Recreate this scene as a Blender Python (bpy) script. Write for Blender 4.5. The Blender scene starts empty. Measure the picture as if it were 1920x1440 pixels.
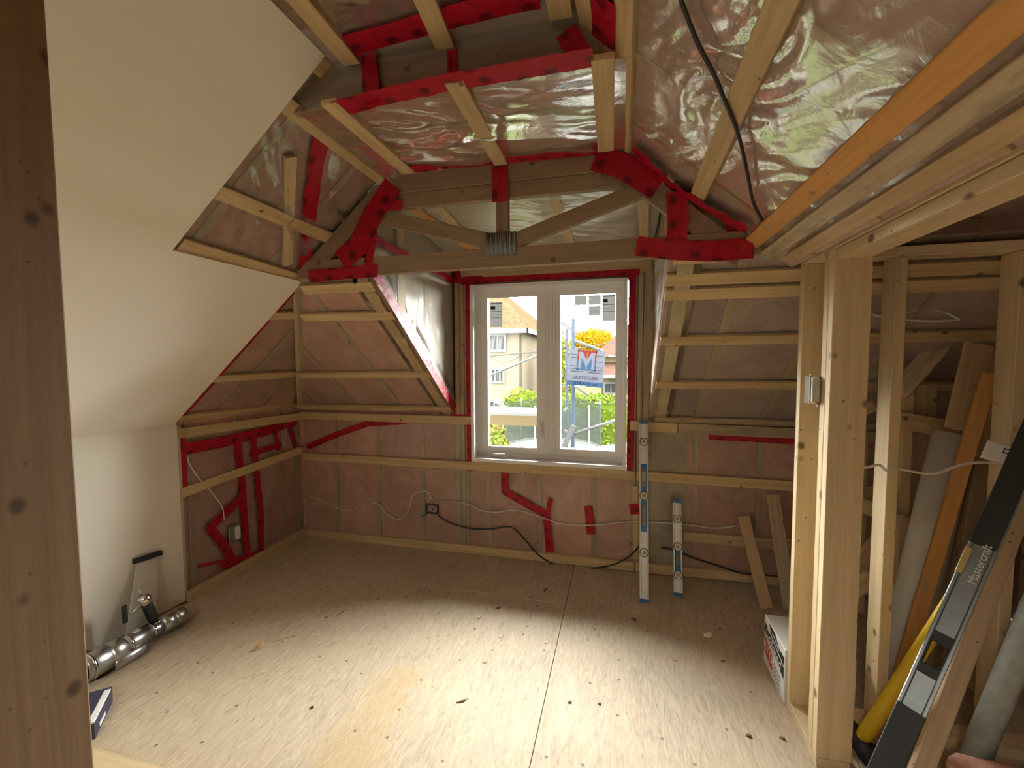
import bpy, bmesh, math, random
from mathutils import Vector, Matrix, noise
random.seed(7)
V = Vector
SC = bpy.context.scene
COL = SC.collection
# ------------------------------------------------------------------ camera
F = 805.0; YAW, PIT, ROL = [math.radians(a) for a in (14.14, 3.32, 0.27)]; EYE = V((0, 0, 1.55))
FWD = V((-math.sin(YAW)*math.cos(PIT), math.cos(YAW)*math.cos(PIT), -math.sin(PIT)))
_rt = V((math.cos(YAW), math.sin(YAW), 0)); _dn = FWD.cross(_rt)
RT = math.cos(ROL)*_rt + math.sin(ROL)*_dn; DN = -math.sin(ROL)*_rt + math.cos(ROL)*_dn
cd = bpy.data.cameras.new('camera'); cam = bpy.data.objects.new('camera', cd); COL.objects.link(cam)
cd.sensor_fit = 'HORIZONTAL'; cd.sensor_width = 36; cd.lens = F/1920*36; cd.clip_start = .05; cd.clip_end = 300
cam.matrix_world = Matrix(((RT.x, -DN.x, -FWD.x, EYE.x), (RT.y, -DN.y, -FWD.y, EYE.y), (RT.z, -DN.z, -FWD.z, EYE.z), (0, 0, 0, 1)))
SC.camera = cam
# ------------------------------------------------------------------ light
SC.view_settings.view_transform = 'Standard'; SC.view_settings.look = 'None'
SC.view_settings.gamma = 1; SC.view_settings.use_curve_mapping = False; SC.view_settings.exposure = 0.0
SC.cycles.use_denoising = True
SC.cycles.max_bounces = 8; SC.cycles.diffuse_bounces = 4; SC.cycles.glossy_bounces = 2; SC.cycles.transparent_max_bounces = 14
SC.cycles.use_adaptive_sampling = True; SC.cycles.adaptive_threshold = .1
SC.cycles.sample_clamp_indirect = 6
SC.cycles.caustics_reflective = False; SC.cycles.caustics_refractive = False
SKY = 73.0
w = bpy.data.worlds.new('overcast_sky'); SC.world = w; w.use_nodes = True
bg = w.node_tree.nodes['Background']; bg.inputs[0].default_value = (.975, 1.0, .955, 1); bg.inputs[1].default_value = SKY
def portal(loc, rot, sx, sy):
    l = bpy.data.lights.new('daylight_portal', 'AREA'); l.shape = 'RECTANGLE'; l.size = sx; l.size_y = sy
    l.cycles.is_portal = True
    o = bpy.data.objects.new('daylight_portal', l); COL.objects.link(o); o.location = loc; o.rotation_euler = rot
portal((-.53, 3.36, 1.43), (math.radians(-90), 0, 0), 1.3, 1.5)
portal((-.6, -1.65, 2.93), (0, 0, 0), .8, .8)  # unseen roof opening behind the camera, added for fill daylight
# ------------------------------------------------------------------ projection helpers (pixel -> point on a real plane)
def ray(x, y): return RT*((x-960)/F) + DN*((y-720)/F) + FWD
def hit(x, y, n, p0):
    d = ray(x, y); n = V(n); return EYE + d*(n.dot(V(p0)-EYE)/n.dot(d))
def PZ(x, y, z=0): return hit(x, y, (0, 0, 1), (0, 0, z))
def PY(x, y, Y): return hit(x, y, (0, 1, 0), (0, Y, 0))
def PX(x, y, X): return hit(x, y, (1, 0, 0), (X, 0, 0))
# planes of the attic: strap faces
KS, KB = .854, .765
NSL = V((KS, 0, -1)).normalized(); NSR = V((-KS, 0, -1)).normalized(); NSB = V((0, -KB, -1)).normalized()
P_SL = V((-2.7, 0, 1.148)) - NSL*.012; P_SR = V((.02, 0, 2.45)); P_SB = V((0, 3.15, 1.11))
XLW = -2.69; DW = 3.15; YT = 2.0; YS = 1.40; ZC1 = 2.60; ZC2 = 2.46
def SL(x, y): return hit(x, y, NSL, P_SL)
def SR(x, y): return hit(x, y, NSR, P_SR)
def SB(x, y): return hit(x, y, NSB, P_SB)
def BW(x, y): return PY(x, y, DW)
def LW(x, y): return PX(x, y, XLW)
def C1(x, y): return PZ(x, y, ZC1-.02)
def C2(x, y): return PZ(x, y, ZC2-.02)
def TR(x, y): return PY(x, y, YT)
# ------------------------------------------------------------------ materials
MATS = {}
def new_mat(name):
    m = bpy.data.materials.new(name); m.use_nodes = True; nt = m.node_tree; nt.nodes.clear()
    out = nt.nodes.new('ShaderNodeOutputMaterial'); MATS[name] = m
    return m, nt, out
def nd(nt, typ, ins=None, **kw):
    n = nt.nodes.new(typ)
    for k, v in kw.items(): setattr(n, k, v)
    for k, v in (ins or {}).items():
        if isinstance(v, bpy.types.NodeSocket): nt.links.new(v, n.inputs[k])
        else: n.inputs[k].default_value = v
    return n
def rgba(c): return (c[0], c[1], c[2], 1)
def mix(nt, fac, a, b, mode='MIX'):
    n = nt.nodes.new('ShaderNodeMix'); n.data_type = 'RGBA'; n.blend_type = mode
    for i, v in ((0, fac), (6, a), (7, b)):
        if isinstance(v, bpy.types.NodeSocket): nt.links.new(v, n.inputs[i])
        else: n.inputs[i].default_value = v if i == 0 else rgba(v)
    return n.outputs[2]
def mth(nt, op, a, b=0.0, c=0.0):
    n = nt.nodes.new('ShaderNodeMath'); n.operation = op
    for i, v in enumerate((a, b, c)):
        if isinstance(v, bpy.types.NodeSocket): nt.links.new(v, n.inputs[i])
        else: n.inputs[i].default_value = v
    return n.outputs[0]
def ramp(nt, fac, stops):
    n = nt.nodes.new('ShaderNodeValToRGB'); nt.links.new(fac, n.inputs[0])
    e = n.color_ramp.elements
    while len(e) < len(stops): e.new(.5)
    for i, (p, c) in enumerate(stops): e[i].position = p; e[i].color = rgba(c) if len(c) == 3 else c
    return n.outputs[0]
def scaled(nt, vec, s, off=None):
    m = nd(nt, 'ShaderNodeMapping', {'Vector': vec}); m.inputs['Scale'].default_value = s
    if off is not None: nt.links.new(off, m.inputs['Location'])
    return m.outputs[0]
def plain(name, c, rough=.6, metal=0, bump=0, bscale=200, var=0.0, vscale=8):
    m, nt, out = new_mat(name)
    p = nd(nt, 'ShaderNodeBsdfPrincipled', {'Roughness': rough, 'Metallic': metal, 'Base Color': rgba(c)})
    tc = nd(nt, 'ShaderNodeTexCoord')
    if var:
        nz = nd(nt, 'ShaderNodeTexNoise', {'Vector': tc.outputs['Object'], 'Scale': vscale, 'Detail': 5})
        nt.links.new(mix(nt, mth(nt, 'MULTIPLY', nz.outputs[0], 1.0), [x*(1-var) for x in c], [min(1, x*(1+var)) for x in c]), p.inputs['Base Color'])
    if bump:
        nz2 = nd(nt, 'ShaderNodeTexNoise', {'Vector': tc.outputs['Object'], 'Scale': bscale, 'Detail': 3})
        b = nd(nt, 'ShaderNodeBump', {'Height': nz2.outputs[0], 'Strength': bump, 'Distance': .01}); nt.links.new(b.outputs[0], p.inputs['Normal'])
    nt.links.new(p.outputs[0], out.inputs[0]); return m
def wood(name, light, dark, knot=(.10, .045, .018), kscale=7.0, krad=.075, stain=None, rough=.62, grain=26, spread=.18):
    m, nt, out = new_mat(name)
    tc = nd(nt, 'ShaderNodeTexCoord'); oi = nd(nt, 'ShaderNodeObjectInfo')
    off = nd(nt, 'ShaderNodeCombineXYZ', {0: mth(nt, 'MULTIPLY', oi.outputs['Random'], 37.0), 1: mth(nt, 'MULTIPLY', oi.outputs['Random'], 19.0), 2: mth(nt, 'MULTIPLY', oi.outputs['Random'], 7.0)})
    o = tc.outputs['Object']
    g = nd(nt, 'ShaderNodeTexNoise', {'Vector': scaled(nt, o, (1.3, grain, grain), off.outputs[0]), 'Scale': 1.6, 'Detail': 6, 'Roughness': .62, 'Distortion': .5})
    g2 = nd(nt, 'ShaderNodeTexNoise', {'Vector': scaled(nt, o, (1.0, 5, 5), off.outputs[0]), 'Scale': 1.3, 'Detail': 3})
    c = ramp(nt, g.outputs[0], [(.33, dark), (.62, light)])
    c = mix(nt, mth(nt, 'MULTIPLY', g2.outputs[0], .55), c, [x*.72 for x in light])
    kv = nd(nt, 'ShaderNodeTexVoronoi', {'Vector': scaled(nt, o, (.75, 1, 1), off.outputs[0]), 'Scale': kscale*1.3})
    kf = nd(nt, 'ShaderNodeMapRange', {'Value': kv.outputs['Distance'], 1: krad*.8, 2: krad*1.6, 3: .85, 4: 0.0}).outputs[0]
    c = mix(nt, kf, c, knot)
    nv = nd(nt, 'ShaderNodeTexVoronoi', {'Vector': scaled(nt, o, (1, 1, 1), off.outputs[0]), 'Scale': kscale*2.4})
    nf = nd(nt, 'ShaderNodeMapRange', {'Value': nv.outputs['Distance'], 1: .05, 2: .085, 3: .7, 4: 0.0}).outputs[0]
    c = mix(nt, nf, c, (.07, .04, .02))
    if stain:
        s = nd(nt, 'ShaderNodeTexNoise', {'Vector': scaled(nt, o, (2.5, 9, 9), off.outputs[0]), 'Scale': 2.0, 'Detail': 6, 'Roughness': .7})
        sf = nd(nt, 'ShaderNodeMapRange', {'Value': s.outputs[0], 1: .52, 2: .70, 3: 0.0, 4: .75}).outputs[0]
        c = mix(nt, sf, c, stain)
    hs = nd(nt, 'ShaderNodeHueSaturation', {'Color': c, 'Value': mth(nt, 'MULTIPLY_ADD', oi.outputs['Random'], spread, 1-spread*.5)})
    p = nd(nt, 'ShaderNodeBsdfPrincipled', {'Base Color': hs.outputs[0], 'Roughness': rough})
    b = nd(nt, 'ShaderNodeBump', {'Height': g.outputs[0], 'Strength': .18, 'Distance': .004}); nt.links.new(b.outputs[0], p.inputs['Normal'])
    nt.links.new(p.outputs[0], out.inputs[0]); return m
M_STRAP = wood('spruce_strap', (.68, .50, .27), (.48, .335, .165), krad=.06)
M_STUD = wood('spruce_stud', (.74, .565, .34), (.58, .42, .225), kscale=6, krad=.085)
M_FRAME = wood('framing_behind_plastic', (.58, .42, .25), (.40, .28, .16))
M_DARKW = wood('truss_wood_shaded', (.33, .225, .135), (.23, .15, .085))  # wood colour darkened to carry the backlit shade of the truss
M_ORANGE = wood('orange_lumber', (.72, .36, .10), (.55, .25, .06), stain=(.35, .27, .17))
M_OLD = wood('weathered_lumber', (.56, .43, .28), (.38, .28, .17), stain=(.16, .14, .11))
M_POST = wood('foreground_post_wood', (.26, .16, .08), (.20, .115, .055), knot=(.05, .02, .01), kscale=11.0, krad=.12, grain=34, spread=.05)
M_OFFCUT = wood('offcut_wood', (.60, .41, .22), (.42, .27, .14))
M_DRY = plain('drywall_paint', (.86, .80, .70), .9, bump=.06, bscale=420)
M_DRYEDGE = plain('gypsum_edge', (.55, .50, .42), .95, bump=.3, bscale=200)
M_SHEATH = plain('sheathing', (.16, .12, .09), .9)
M_WHITE = plain('white_vinyl', (.88, .88, .89), .35)
M_WHITE2 = plain('white_plastic', (.82, .81, .77), .4)
M_BLACK = plain('black_rubber', (.012, .012, .013), .5)
M_BLKPL = plain('black_plastic', (.013, .013, .014), .6)
M_STEEL = plain('steel', (.45, .45, .44), .32, 1.0, var=.2)
M_CHROME = plain('nickel', (.62, .61, .57), .2, 1.0)
M_ALU = plain('brushed_aluminium', (.72, .72, .69), .38, .7, var=.1, vscale=40)
M_BLUE = plain('blue_paint', (.02, .16, .38), .35)
M_CABLEW = plain('white_cable', (.72, .66, .58), .45)
M_CABLEB = plain('black_cable', (.02, .018, .016), .4)
M_YELLOW = plain('yellow_fibreglass', (.80, .56, .02), .35)
M_GREYTUBE = plain('grey_vinyl_roll', (.60, .575, .54), .25)
M_GALV = plain('galvanised_plate', (.22, .24, .25), .45, .6, var=.4, vscale=60)
M_GREY = plain('grey_paint', (.25, .27, .28), .4)
M_LEVELG = plain('grey_enamel', (.20, .215, .22), .35, .3, var=.25, vscale=25)
M_PIPE = plain('chalky_pipe', (.42, .45, .42), .7, var=.35, vscale=30)
def insulation(name, c, c2):
    m, nt, out = new_mat(name)
    tc = nd(nt, 'ShaderNodeTexCoord'); oi = nd(nt, 'ShaderNodeObjectInfo')
    off = nd(nt, 'ShaderNodeCombineXYZ', {0: mth(nt, 'MULTIPLY', oi.outputs['Random'], 23.0)})
    v = scaled(nt, tc.outputs['Object'], (1, 1, 1), off.outputs[0])
    a = nd(nt, 'ShaderNodeTexNoise', {'Vector': v, 'Scale': 5.0, 'Detail': 7, 'Roughness': .65, 'Distortion': .6})
    f = nd(nt, 'ShaderNodeTexNoise', {'Vector': v, 'Scale': 60.0, 'Detail': 4})
    col = ramp(nt, a.outputs[0], [(.35, c2), (.6, c)])
    col = mix(nt, mth(nt, 'MULTIPLY', f.outputs[0], .3), col, [x*.6 for x in c])
    hs = nd(nt, 'ShaderNodeHueSaturation', {'Color': col, 'Value': mth(nt, 'MULTIPLY_ADD', oi.outputs['Random'], .3, .85)})
    p = nd(nt, 'ShaderNodeBsdfPrincipled', {'Base Color': hs.outputs[0], 'Roughness': 1.0})
    b = nd(nt, 'ShaderNodeBump', {'Height': mth(nt, 'ADD', a.outputs[0], mth(nt, 'MULTIPLY', f.outputs[0], .25)), 'Strength': .7, 'Distance': .03}); nt.links.new(b.outputs[0], p.inputs['Normal'])
    nt.links.new(p.outputs[0], out.inputs[0]); return m
M_PINK = insulation('pink_fibreglass', (.74, .39, .29), (.58, .27, .19))
M_MAUVE = insulation('mauve_fibreglass', (.58, .40, .345), (.47, .315, .27))
M_YELB = insulation('yellow_fibreglass_batt', (.56, .47, .30), (.42, .34, .20))
def polyfilm(name, haze, gloss, rough, tint=(.97, .96, .94)):
    m, nt, out = new_mat(name)
    tc = nd(nt, 'ShaderNodeTexCoord')
    n1 = nd(nt, 'ShaderNodeTexNoise', {'Vector': tc.outputs['Object'], 'Scale': 9.0, 'Detail': 4, 'Distortion': 1.2})
    bp = nd(nt, 'ShaderNodeBump', {'Height': n1.outputs[0], 'Strength': .12, 'Distance': .02})
    fr = nd(nt, 'ShaderNodeFresnel', {'IOR': 1.5, 'Normal': bp.outputs[0]})
    tr = nd(nt, 'ShaderNodeBsdfTransparent', {'Color': rgba(tint)})
    df = nd(nt, 'ShaderNodeBsdfDiffuse', {'Color': (.86, .82, .74, 1), 'Normal': bp.outputs[0]})
    gl = nd(nt, 'ShaderNodeBsdfGlossy', {'Color': (1, 1, 1, 1), 'Roughness': rough, 'Normal': bp.outputs[0]})
    hz = nd(nt, 'ShaderNodeMixShader', {0: haze, 1: tr.outputs[0], 2: df.outputs[0]})
    mx = nd(nt, 'ShaderNodeMixShader', {0: mth(nt, 'MINIMUM', mth(nt, 'MULTIPLY_ADD', fr.outputs[0], gloss, .006), .9), 1: hz.outputs[0], 2: gl.outputs[0]})
    nt.links.new(mx.outputs[0], out.inputs[0]); return m
M_POLY = polyfilm('polyethylene_film', .15, .65, .15)
M_POLYG = polyfilm('polyethylene_film_glossy', .17, 1.5, .14)
M_POLYB = polyfilm('polyethylene_film_lit_cheek', .7, .6, .16)  # whiter haze stands in for window light on the right cheek
M_POLYR = polyfilm('polyethylene_film_slack', .13, .36, .15)
M_POLYD = polyfilm('polyethylene_film_windowlit', .36, .16, .22)  # milky plastic haze, raised to carry the window light too
def tape_mat():
    m, nt, out = new_mat('red_sheathing_tape')
    uv = nd(nt, 'ShaderNodeUVMap'); sp = nd(nt, 'ShaderNodeSeparateXYZ', {0: uv.outputs[0]})
    vv = nd(nt, 'ShaderNodeCombineXYZ', {0: mth(nt, 'MULTIPLY', sp.outputs[0], 9.0), 1: mth(nt, 'MULTIPLY', sp.outputs[1], 1.0)})
    vo = nd(nt, 'ShaderNodeTexVoronoi', {'Vector': vv.outputs[0], 'Scale': 1.0, 'Randomness': .45}, voronoi_dimensions='2D')
    f = nd(nt, 'ShaderNodeMapRange', {'Value': vo.outputs['Distance'], 1: .15, 2: .24, 3: .8, 4: 0.0}).outputs[0]
    c = mix(nt, f, (.40, .007, .022), (.09, .004, .012))
    tc = nd(nt, 'ShaderNodeTexCoord')
    n1 = nd(nt, 'ShaderNodeTexNoise', {'Vector': tc.outputs['Object'], 'Scale': 30.0, 'Detail': 4, 'Distortion': 1.5})
    bp = nd(nt, 'ShaderNodeBump', {'Height': n1.outputs[0], 'Strength': .5, 'Distance': .01})
    p = nd(nt, 'ShaderNodeBsdfPrincipled', {'Base Color': c, 'Roughness': .38, 'Specular IOR Level': .25, 'Normal': bp.outputs[0]})
    nt.links.new(p.outputs[0], out.inputs[0]); return m
M_TAPE = tape_mat()
def plywood_mat():
    m, nt, out = new_mat('plywood_subfloor')
    oi = nd(nt, 'ShaderNodeObjectInfo'); gp_ = nd(nt, 'ShaderNodeNewGeometry')
    o = nd(nt, 'ShaderNodeVectorMath', {0: gp_.outputs['Position'], 1: nd(nt, 'ShaderNodeCombineXYZ', {0: mth(nt, 'MULTIPLY', oi.outputs['Random'], 40.0), 1: mth(nt, 'MULTIPLY', oi.outputs['Random'], 17.0)}).outputs[0]}, operation='ADD').outputs[0]
    a = nd(nt, 'ShaderNodeTexNoise', {'Vector': o, 'Scale': 1.7, 'Detail': 6, 'Roughness': .6})
    wv = nd(nt, 'ShaderNodeTexNoise', {'Vector': scaled(nt, o, (11, 2.2, 1)), 'Scale': 2.6, 'Detail': 7, 'Roughness': .68, 'Distortion': 2.4})
    fine = nd(nt, 'ShaderNodeTexNoise', {'Vector': scaled(nt, o, (60, 12, 1)), 'Scale': 3.0, 'Detail': 4})
    c = ramp(nt, a.outputs[0], [(.3, (.43, .345, .235)), (.5, (.52, .40, .265)), (.72, (.53, .425, .30))])
    c = mix(nt, nd(nt, 'ShaderNodeMapRange', {'Value': wv.outputs[0], 1: .44, 2: .62, 3: 0.0, 4: .7}).outputs[0], c, (.70, .565, .39))
    c = mix(nt, nd(nt, 'ShaderNodeMapRange', {'Value': wv.outputs[0], 1: .44, 2: .32, 3: 0.0, 4: .65}).outputs[0], c, (.32, .235, .145))
    c = mix(nt, mth(nt, 'MULTIPLY', fine.outputs[0], .35), c, (.42, .33, .23))
    gz = nd(nt, 'ShaderNodeTexNoise', {'Vector': o, 'Scale': 4.5, 'Detail': 7, 'Roughness': .75})
    c = mix(nt, nd(nt, 'ShaderNodeMapRange', {'Value': gz.outputs[0], 1: .55, 2: .72, 3: 0.0, 4: .5}).outputs[0], c, (.42, .37, .29))
    # old orange glue stains: a few patches with their own place on the boards
    geo = nd(nt, 'ShaderNodeNewGeometry'); pos = geo.outputs['Position']
    for (sx, sy, r) in ((-1.0, 1.66, .17), (-1.02, 1.40, .2), (-.98, 1.82, .1)):
        d = nd(nt, 'ShaderNodeVectorMath', {0: pos, 1: (sx, sy, 0)}, operation='DISTANCE').outputs['Value']
        d2 = mth(nt, 'MULTIPLY_ADD', gz.outputs[0], .38, mth(nt, 'SUBTRACT', d, .19))
        c = mix(nt, nd(nt, 'ShaderNodeMapRange', {'Value': d2, 1: r*1.05, 2: r*.35, 3: 0.0, 4: .5}).outputs[0], c, (.56, .36, .15))
    # scattered small dark specks and screw heads
    vo = nd(nt, 'ShaderNodeTexVoronoi', {'Vector': o, 'Scale': 7.0}, voronoi_dimensions='2D')
    def gate(v_, lo, amt, r0, r1):
        g_ = mth(nt, 'GREATER_THAN', nd(nt, 'ShaderNodeSeparateColor', {0: v_.outputs['Color']}).outputs[0], lo)
        return mth(nt, 'MULTIPLY', g_, nd(nt, 'ShaderNodeMapRange', {'Value': v_.outputs['Distance'], 1: r0, 2: r1, 3: amt, 4: 0.0}).outputs[0])
    c = mix(nt, gate(vo, .72, .8, .035, .06), c, (.13, .09, .06))
    vo2 = nd(nt, 'ShaderNodeTexVoronoi', {'Vector': scaled(nt, o, (5.0, 1.6, 1)), 'Scale': 3.1}, voronoi_dimensions='2D')
    c = mix(nt, gate(vo2, .75, .5, .03, .085), c, (.25, .18, .12))
    c = mix(nt, 1.0, c, (.97, .965, .97), 'MULTIPLY')
    p = nd(nt, 'ShaderNodeBsdfPrincipled', {'Base Color': c, 'Roughness': .62})
    b = nd(nt, 'ShaderNodeBump', {'Height': wv.outputs[0], 'Strength': .6, 'Distance': .006}); nt.links.new(b.outputs[0], p.inputs['Normal'])
    nt.links.new(p.outputs[0], out.inputs[0]); return m
M_PLY = plywood_mat()
def glass_mat():
    m, nt, out = new_mat('window_glass')
    tr = nd(nt, 'ShaderNodeBsdfTransparent', {'Color': (.97, .98, .98, 1)}); gl = nd(nt, 'ShaderNodeBsdfGlossy', {'Roughness': .02})
    fr = nd(nt, 'ShaderNodeFresnel', {'IOR': 1.25})
    mx = nd(nt, 'ShaderNodeMixShader', {0: fr.outputs[0], 1: tr.outputs[0], 2: gl.outputs[0]}); nt.links.new(mx.outputs[0], out.inputs[0]); return m
M_GLASS = glass_mat()
# ------------------------------------------------------------------ object helpers
WM = {}
def reg(o, M):
    WM[o.name] = M.copy(); return o
def link(name, me, mat=None, parent=None, M=None, label=None):
    o = bpy.data.objects.new(name, me); COL.objects.link(o)
    M = M or Matrix.Identity(4)
    if mat is not None and me is not None and not me.materials: me.materials.append(mat)
    o.matrix_basis = M
    if parent is not None:
        o.parent = parent; o.matrix_parent_inverse = WM[parent.name].inverted()
    if label: o['label'] = label
    return reg(o, M)
def tag(o, label, cat=None, group=None, kind=None):
    o['label'] = label
    if cat: o['category'] = cat
    if group: o['group'] = group
    if kind: o['kind'] = kind
    return o
def empty(name, loc, label, cat=None, group=None, kind=None):
    o = bpy.data.objects.new(name, None); COL.objects.link(o); M = Matrix.Translation(V(loc)); o.matrix_basis = M
    o.empty_display_size = .05; reg(o, M); return tag(o, label, cat, group, kind)
def frame(o, x, z):
    x = V(x).normalized(); z = V(z); z = (z - x*z.dot(x)).normalized(); y = z.cross(x)
    return Matrix(((x.x, y.x, z.x, o[0]), (x.y, y.y, z.y, o[1]), (x.z, y.z, z.z, o[2]), (0, 0, 0, 1)))
def mesh(name, vs, fs, smooth=False, uvs=None):
    me = bpy.data.meshes.new(name); me.from_pydata([tuple(v) for v in vs], [], fs); me.update()
    if smooth:
        for p in me.polygons: p.use_smooth = True
    if uvs:
        ul = me.uv_layers.new(name='UVMap')
        for lp in me.loops: ul.data[lp.index].uv = uvs[lp.vertex_index]
    return me
def box_mesh(x0, x1, y0, y1, z0, z1, c=.0015):
    # box with chamfered long edges (along x)
    ring = [(y0+c, z0), (y1-c, z0), (y1, z0+c), (y1, z1-c), (y1-c, z1), (y0+c, z1), (y0, z1-c), (y0, z0+c)]
    vs = [(x0, a, b) for a, b in ring] + [(x1, a, b) for a, b in ring]
    fs = [(i, (i+1) % 8, 8+(i+1) % 8, 8+i) for i in range(8)]
    fs = [tuple(reversed(f)) for f in fs]
    fs += [tuple(range(8)), tuple(range(15, 7, -1))]
    me = mesh('box', vs, fs)
    return me
def fixn(me):
    bm = bmesh.new(); bm.from_mesh(me); bmesh.ops.recalc_face_normals(bm, faces=bm.faces); bm.to_mesh(me); bm.free(); return me
def board(name, a, b, w, t, n, mat, parent=None, label=None, c=.002):
    """lumber from a to b (centre line of its visible face), width w, thickness t behind the face"""
    a = V(a); b = V(b); L = (b-a).length
    return link(name, fixn(box_mesh(0, L, -w/2, w/2, -t, 0, c)), mat, parent, frame(a, b-a, n), label)
def wbox(name, lo, hi, mat, parent=None, label=None, c=.002, M=None):
    """axis-aligned box; grain along its longest side"""
    lo = V(lo); hi = V(hi); d = hi-lo; ax = max(range(3), key=lambda i: d[i])
    o = lo.copy(); dirs = [V((1, 0, 0)), V((0, 1, 0)), V((0, 0, 1))]
    x = dirs[ax]; z = dirs[(ax+2) % 3]; y = dirs[(ax+1) % 3]
    Mt = Matrix(((x.x, y.x, z.x, o.x), (x.y, y.y, z.y, o.y), (x.z, y.z, z.z, o.z), (0, 0, 0, 1)))
    if M is not None: Mt = M @ Mt
    return link(name, fixn(box_mesh(0, d[ax], 0, d[(ax+1) % 3], 0, d[(ax+2) % 3], c)), mat, parent, Mt, label)
def prism(name, poly, t, M, mat, parent=None, label=None):
    n = len(poly)
    vs = [(p[0], p[1], 0) for p in poly] + [(p[0], p[1], -t) for p in poly]
    fs = [tuple(range(n)), tuple(range(2*n-1, n-1, -1))] + [(i, (i+1) % n, n+(i+1) % n, n+i) for i in range(n)]
    return link(name, fixn(mesh(name, vs, fs)), mat, parent, M, label)
def clip(poly, axis, val, keep):
    out = []
    for i in range(len(poly)):
        a, b = poly[i], poly[(i+1) % len(poly)]
        ia = (a[axis]-val)*keep >= 0; ib = (b[axis]-val)*keep >= 0
        if ia: out.append(a)
        if ia != ib:
            t = (val-a[axis])/(b[axis]-a[axis]); out.append((a[0]+(b[0]-a[0])*t, a[1]+(b[1]-a[1])*t))
    return out
def area(poly): return .5*sum(poly[i][0]*poly[(i+1) % len(poly)][1]-poly[(i+1) % len(poly)][0]*poly[i][1] for i in range(len(poly)))
def grow(poly, d):
    if area(poly) < 0: poly = poly[::-1]
    n = len(poly); res = []
    for i in range(n):
        p0, p1, p2 = V(poly[i-1]), V(poly[i]), V(poly[(i+1) % n])
        e1 = (p1-p0).normalized(); e2 = (p2-p1).normalized(); n1 = V((e1.y, -e1.x)); n2 = V((e2.y, -e2.x))
        k = 1+n1.dot(n2); res.append(tuple(p1+(n1+n2)*(d/max(k, .35))))
    return res
def wrinkle(p, amp, fd, s=1.0):
    """folds of slack film; fd is the fold direction"""
    fd = V(fd).normalized()
    q = p*1.0
    al = fd*q.dot(fd); ac = q-al
    wv = noise.noise(q*3.1*s)*.12
    a = noise.noise((ac*19+al*2.4)*s + V((wv*11, wv*8, 3)))
    b = noise.noise((ac*6+al*2.5)*s + V((7, wv*20, 1)))
    r = (1-abs(a))**5
    m = .15+.85*max(0, min(1, noise.noise(q*1.7*s+V((3, 9, 2)))*1.6+.5))
    r2 = (1-abs(noise.noise((ac*34+al*8)*s + V((wv*14, 5, 2)))))**5
    return min(.016, amp*(m*(r*.8+r2*.3) + b*.6))
def film(name, quad, n, amp, fd, mat, parent, step=.016, off=-.019, s=1.0, sag=0.0):
    A, B, C, D = [V(q) for q in quad]; n = V(n).normalized()
    nu = max(4, int(max((B-A).length, (C-D).length)/step)); nv = max(4, int(max((D-A).length, (C-B).length)/step))
    vs = []; fs = []
    for j in range(nv+1):
        for i in range(nu+1):
            u, v = i/nu, j/nv
            p = (A*(1-u)+B*u)*(1-v)+(D*(1-u)+C*u)*v
            e = min(1, 6*min(u, 1-u, v, 1-v)+.12)
            vs.append(p+n*(off+e*(wrinkle(p, amp, fd, s)+sag*math.sin(u*math.pi)*math.sin(v*math.pi))))
    for j in range(nv):
        for i in range(nu):
            k = j*(nu+1)+i; fs.append((k, k+1, k+nu+2, k+nu+1))
    return link(name, mesh(name, vs, fs, True), mat, parent)
def surface(name, poly, n, along, label, sp=.406, start=.2, margin=0.0, batt=None, kind='structure', back=.13, parent=None, batts=True):
    """framed surface: sheathing (the parent), framing members along `along`, insulation batts between them.
    poly lies on the strap faces; film is at -0.02, framing at -0.024"""
    n = V(n).normalized(); batt = batt or M_PINK
    M = frame(poly[0], along, n); Mi = M.inverted()
    lp = [(Mi @ V(p)).to_2d().to_tuple() for p in poly]
    if area(lp) < 0: lp = lp[::-1]
    bk = grow(lp, margin) if margin else lp
    W = [M @ V((p[0], p[1], -back)) for p in bk] + [M @ V((p[0], p[1], -back-.03)) for p in bk]
    k = len(bk)
    fs = [tuple(range(k)), tuple(range(2*k-1, k-1, -1))] + [(i, (i+1) % k, k+(i+1) % k, k+i) for i in range(k)]
    root = link(name, fixn(mesh(name, W, fs)), M_SHEATH); tag(root, label, kind=kind)
    y0 = min(p[1] for p in lp); y1 = max(p[1] for p in lp)
    y = y0 + start - sp; edges = []
    while y < y1: edges.append(y); y += sp
    for y in edges:
        st = clip(clip(lp, 1, y, 1), 1, y+.038, -1)
        if len(st) >= 3 and abs(area(st)) > .002: prism('rafter' if abs(n.z) > .3 else 'stud', st, .089, M @ Matrix.Translation((0, 0, -.026)), M_FRAME, root)
        if batts:
            bt = clip(clip(lp, 1, y+.039, 1), 1, y+sp-.001, -1)
            if len(bt) >= 3 and abs(area(bt)) > .004: prism('insulation_batt', bt, .09, M @ Matrix.Translation((0, 0, -.033)), batt, root)
    return root
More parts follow.
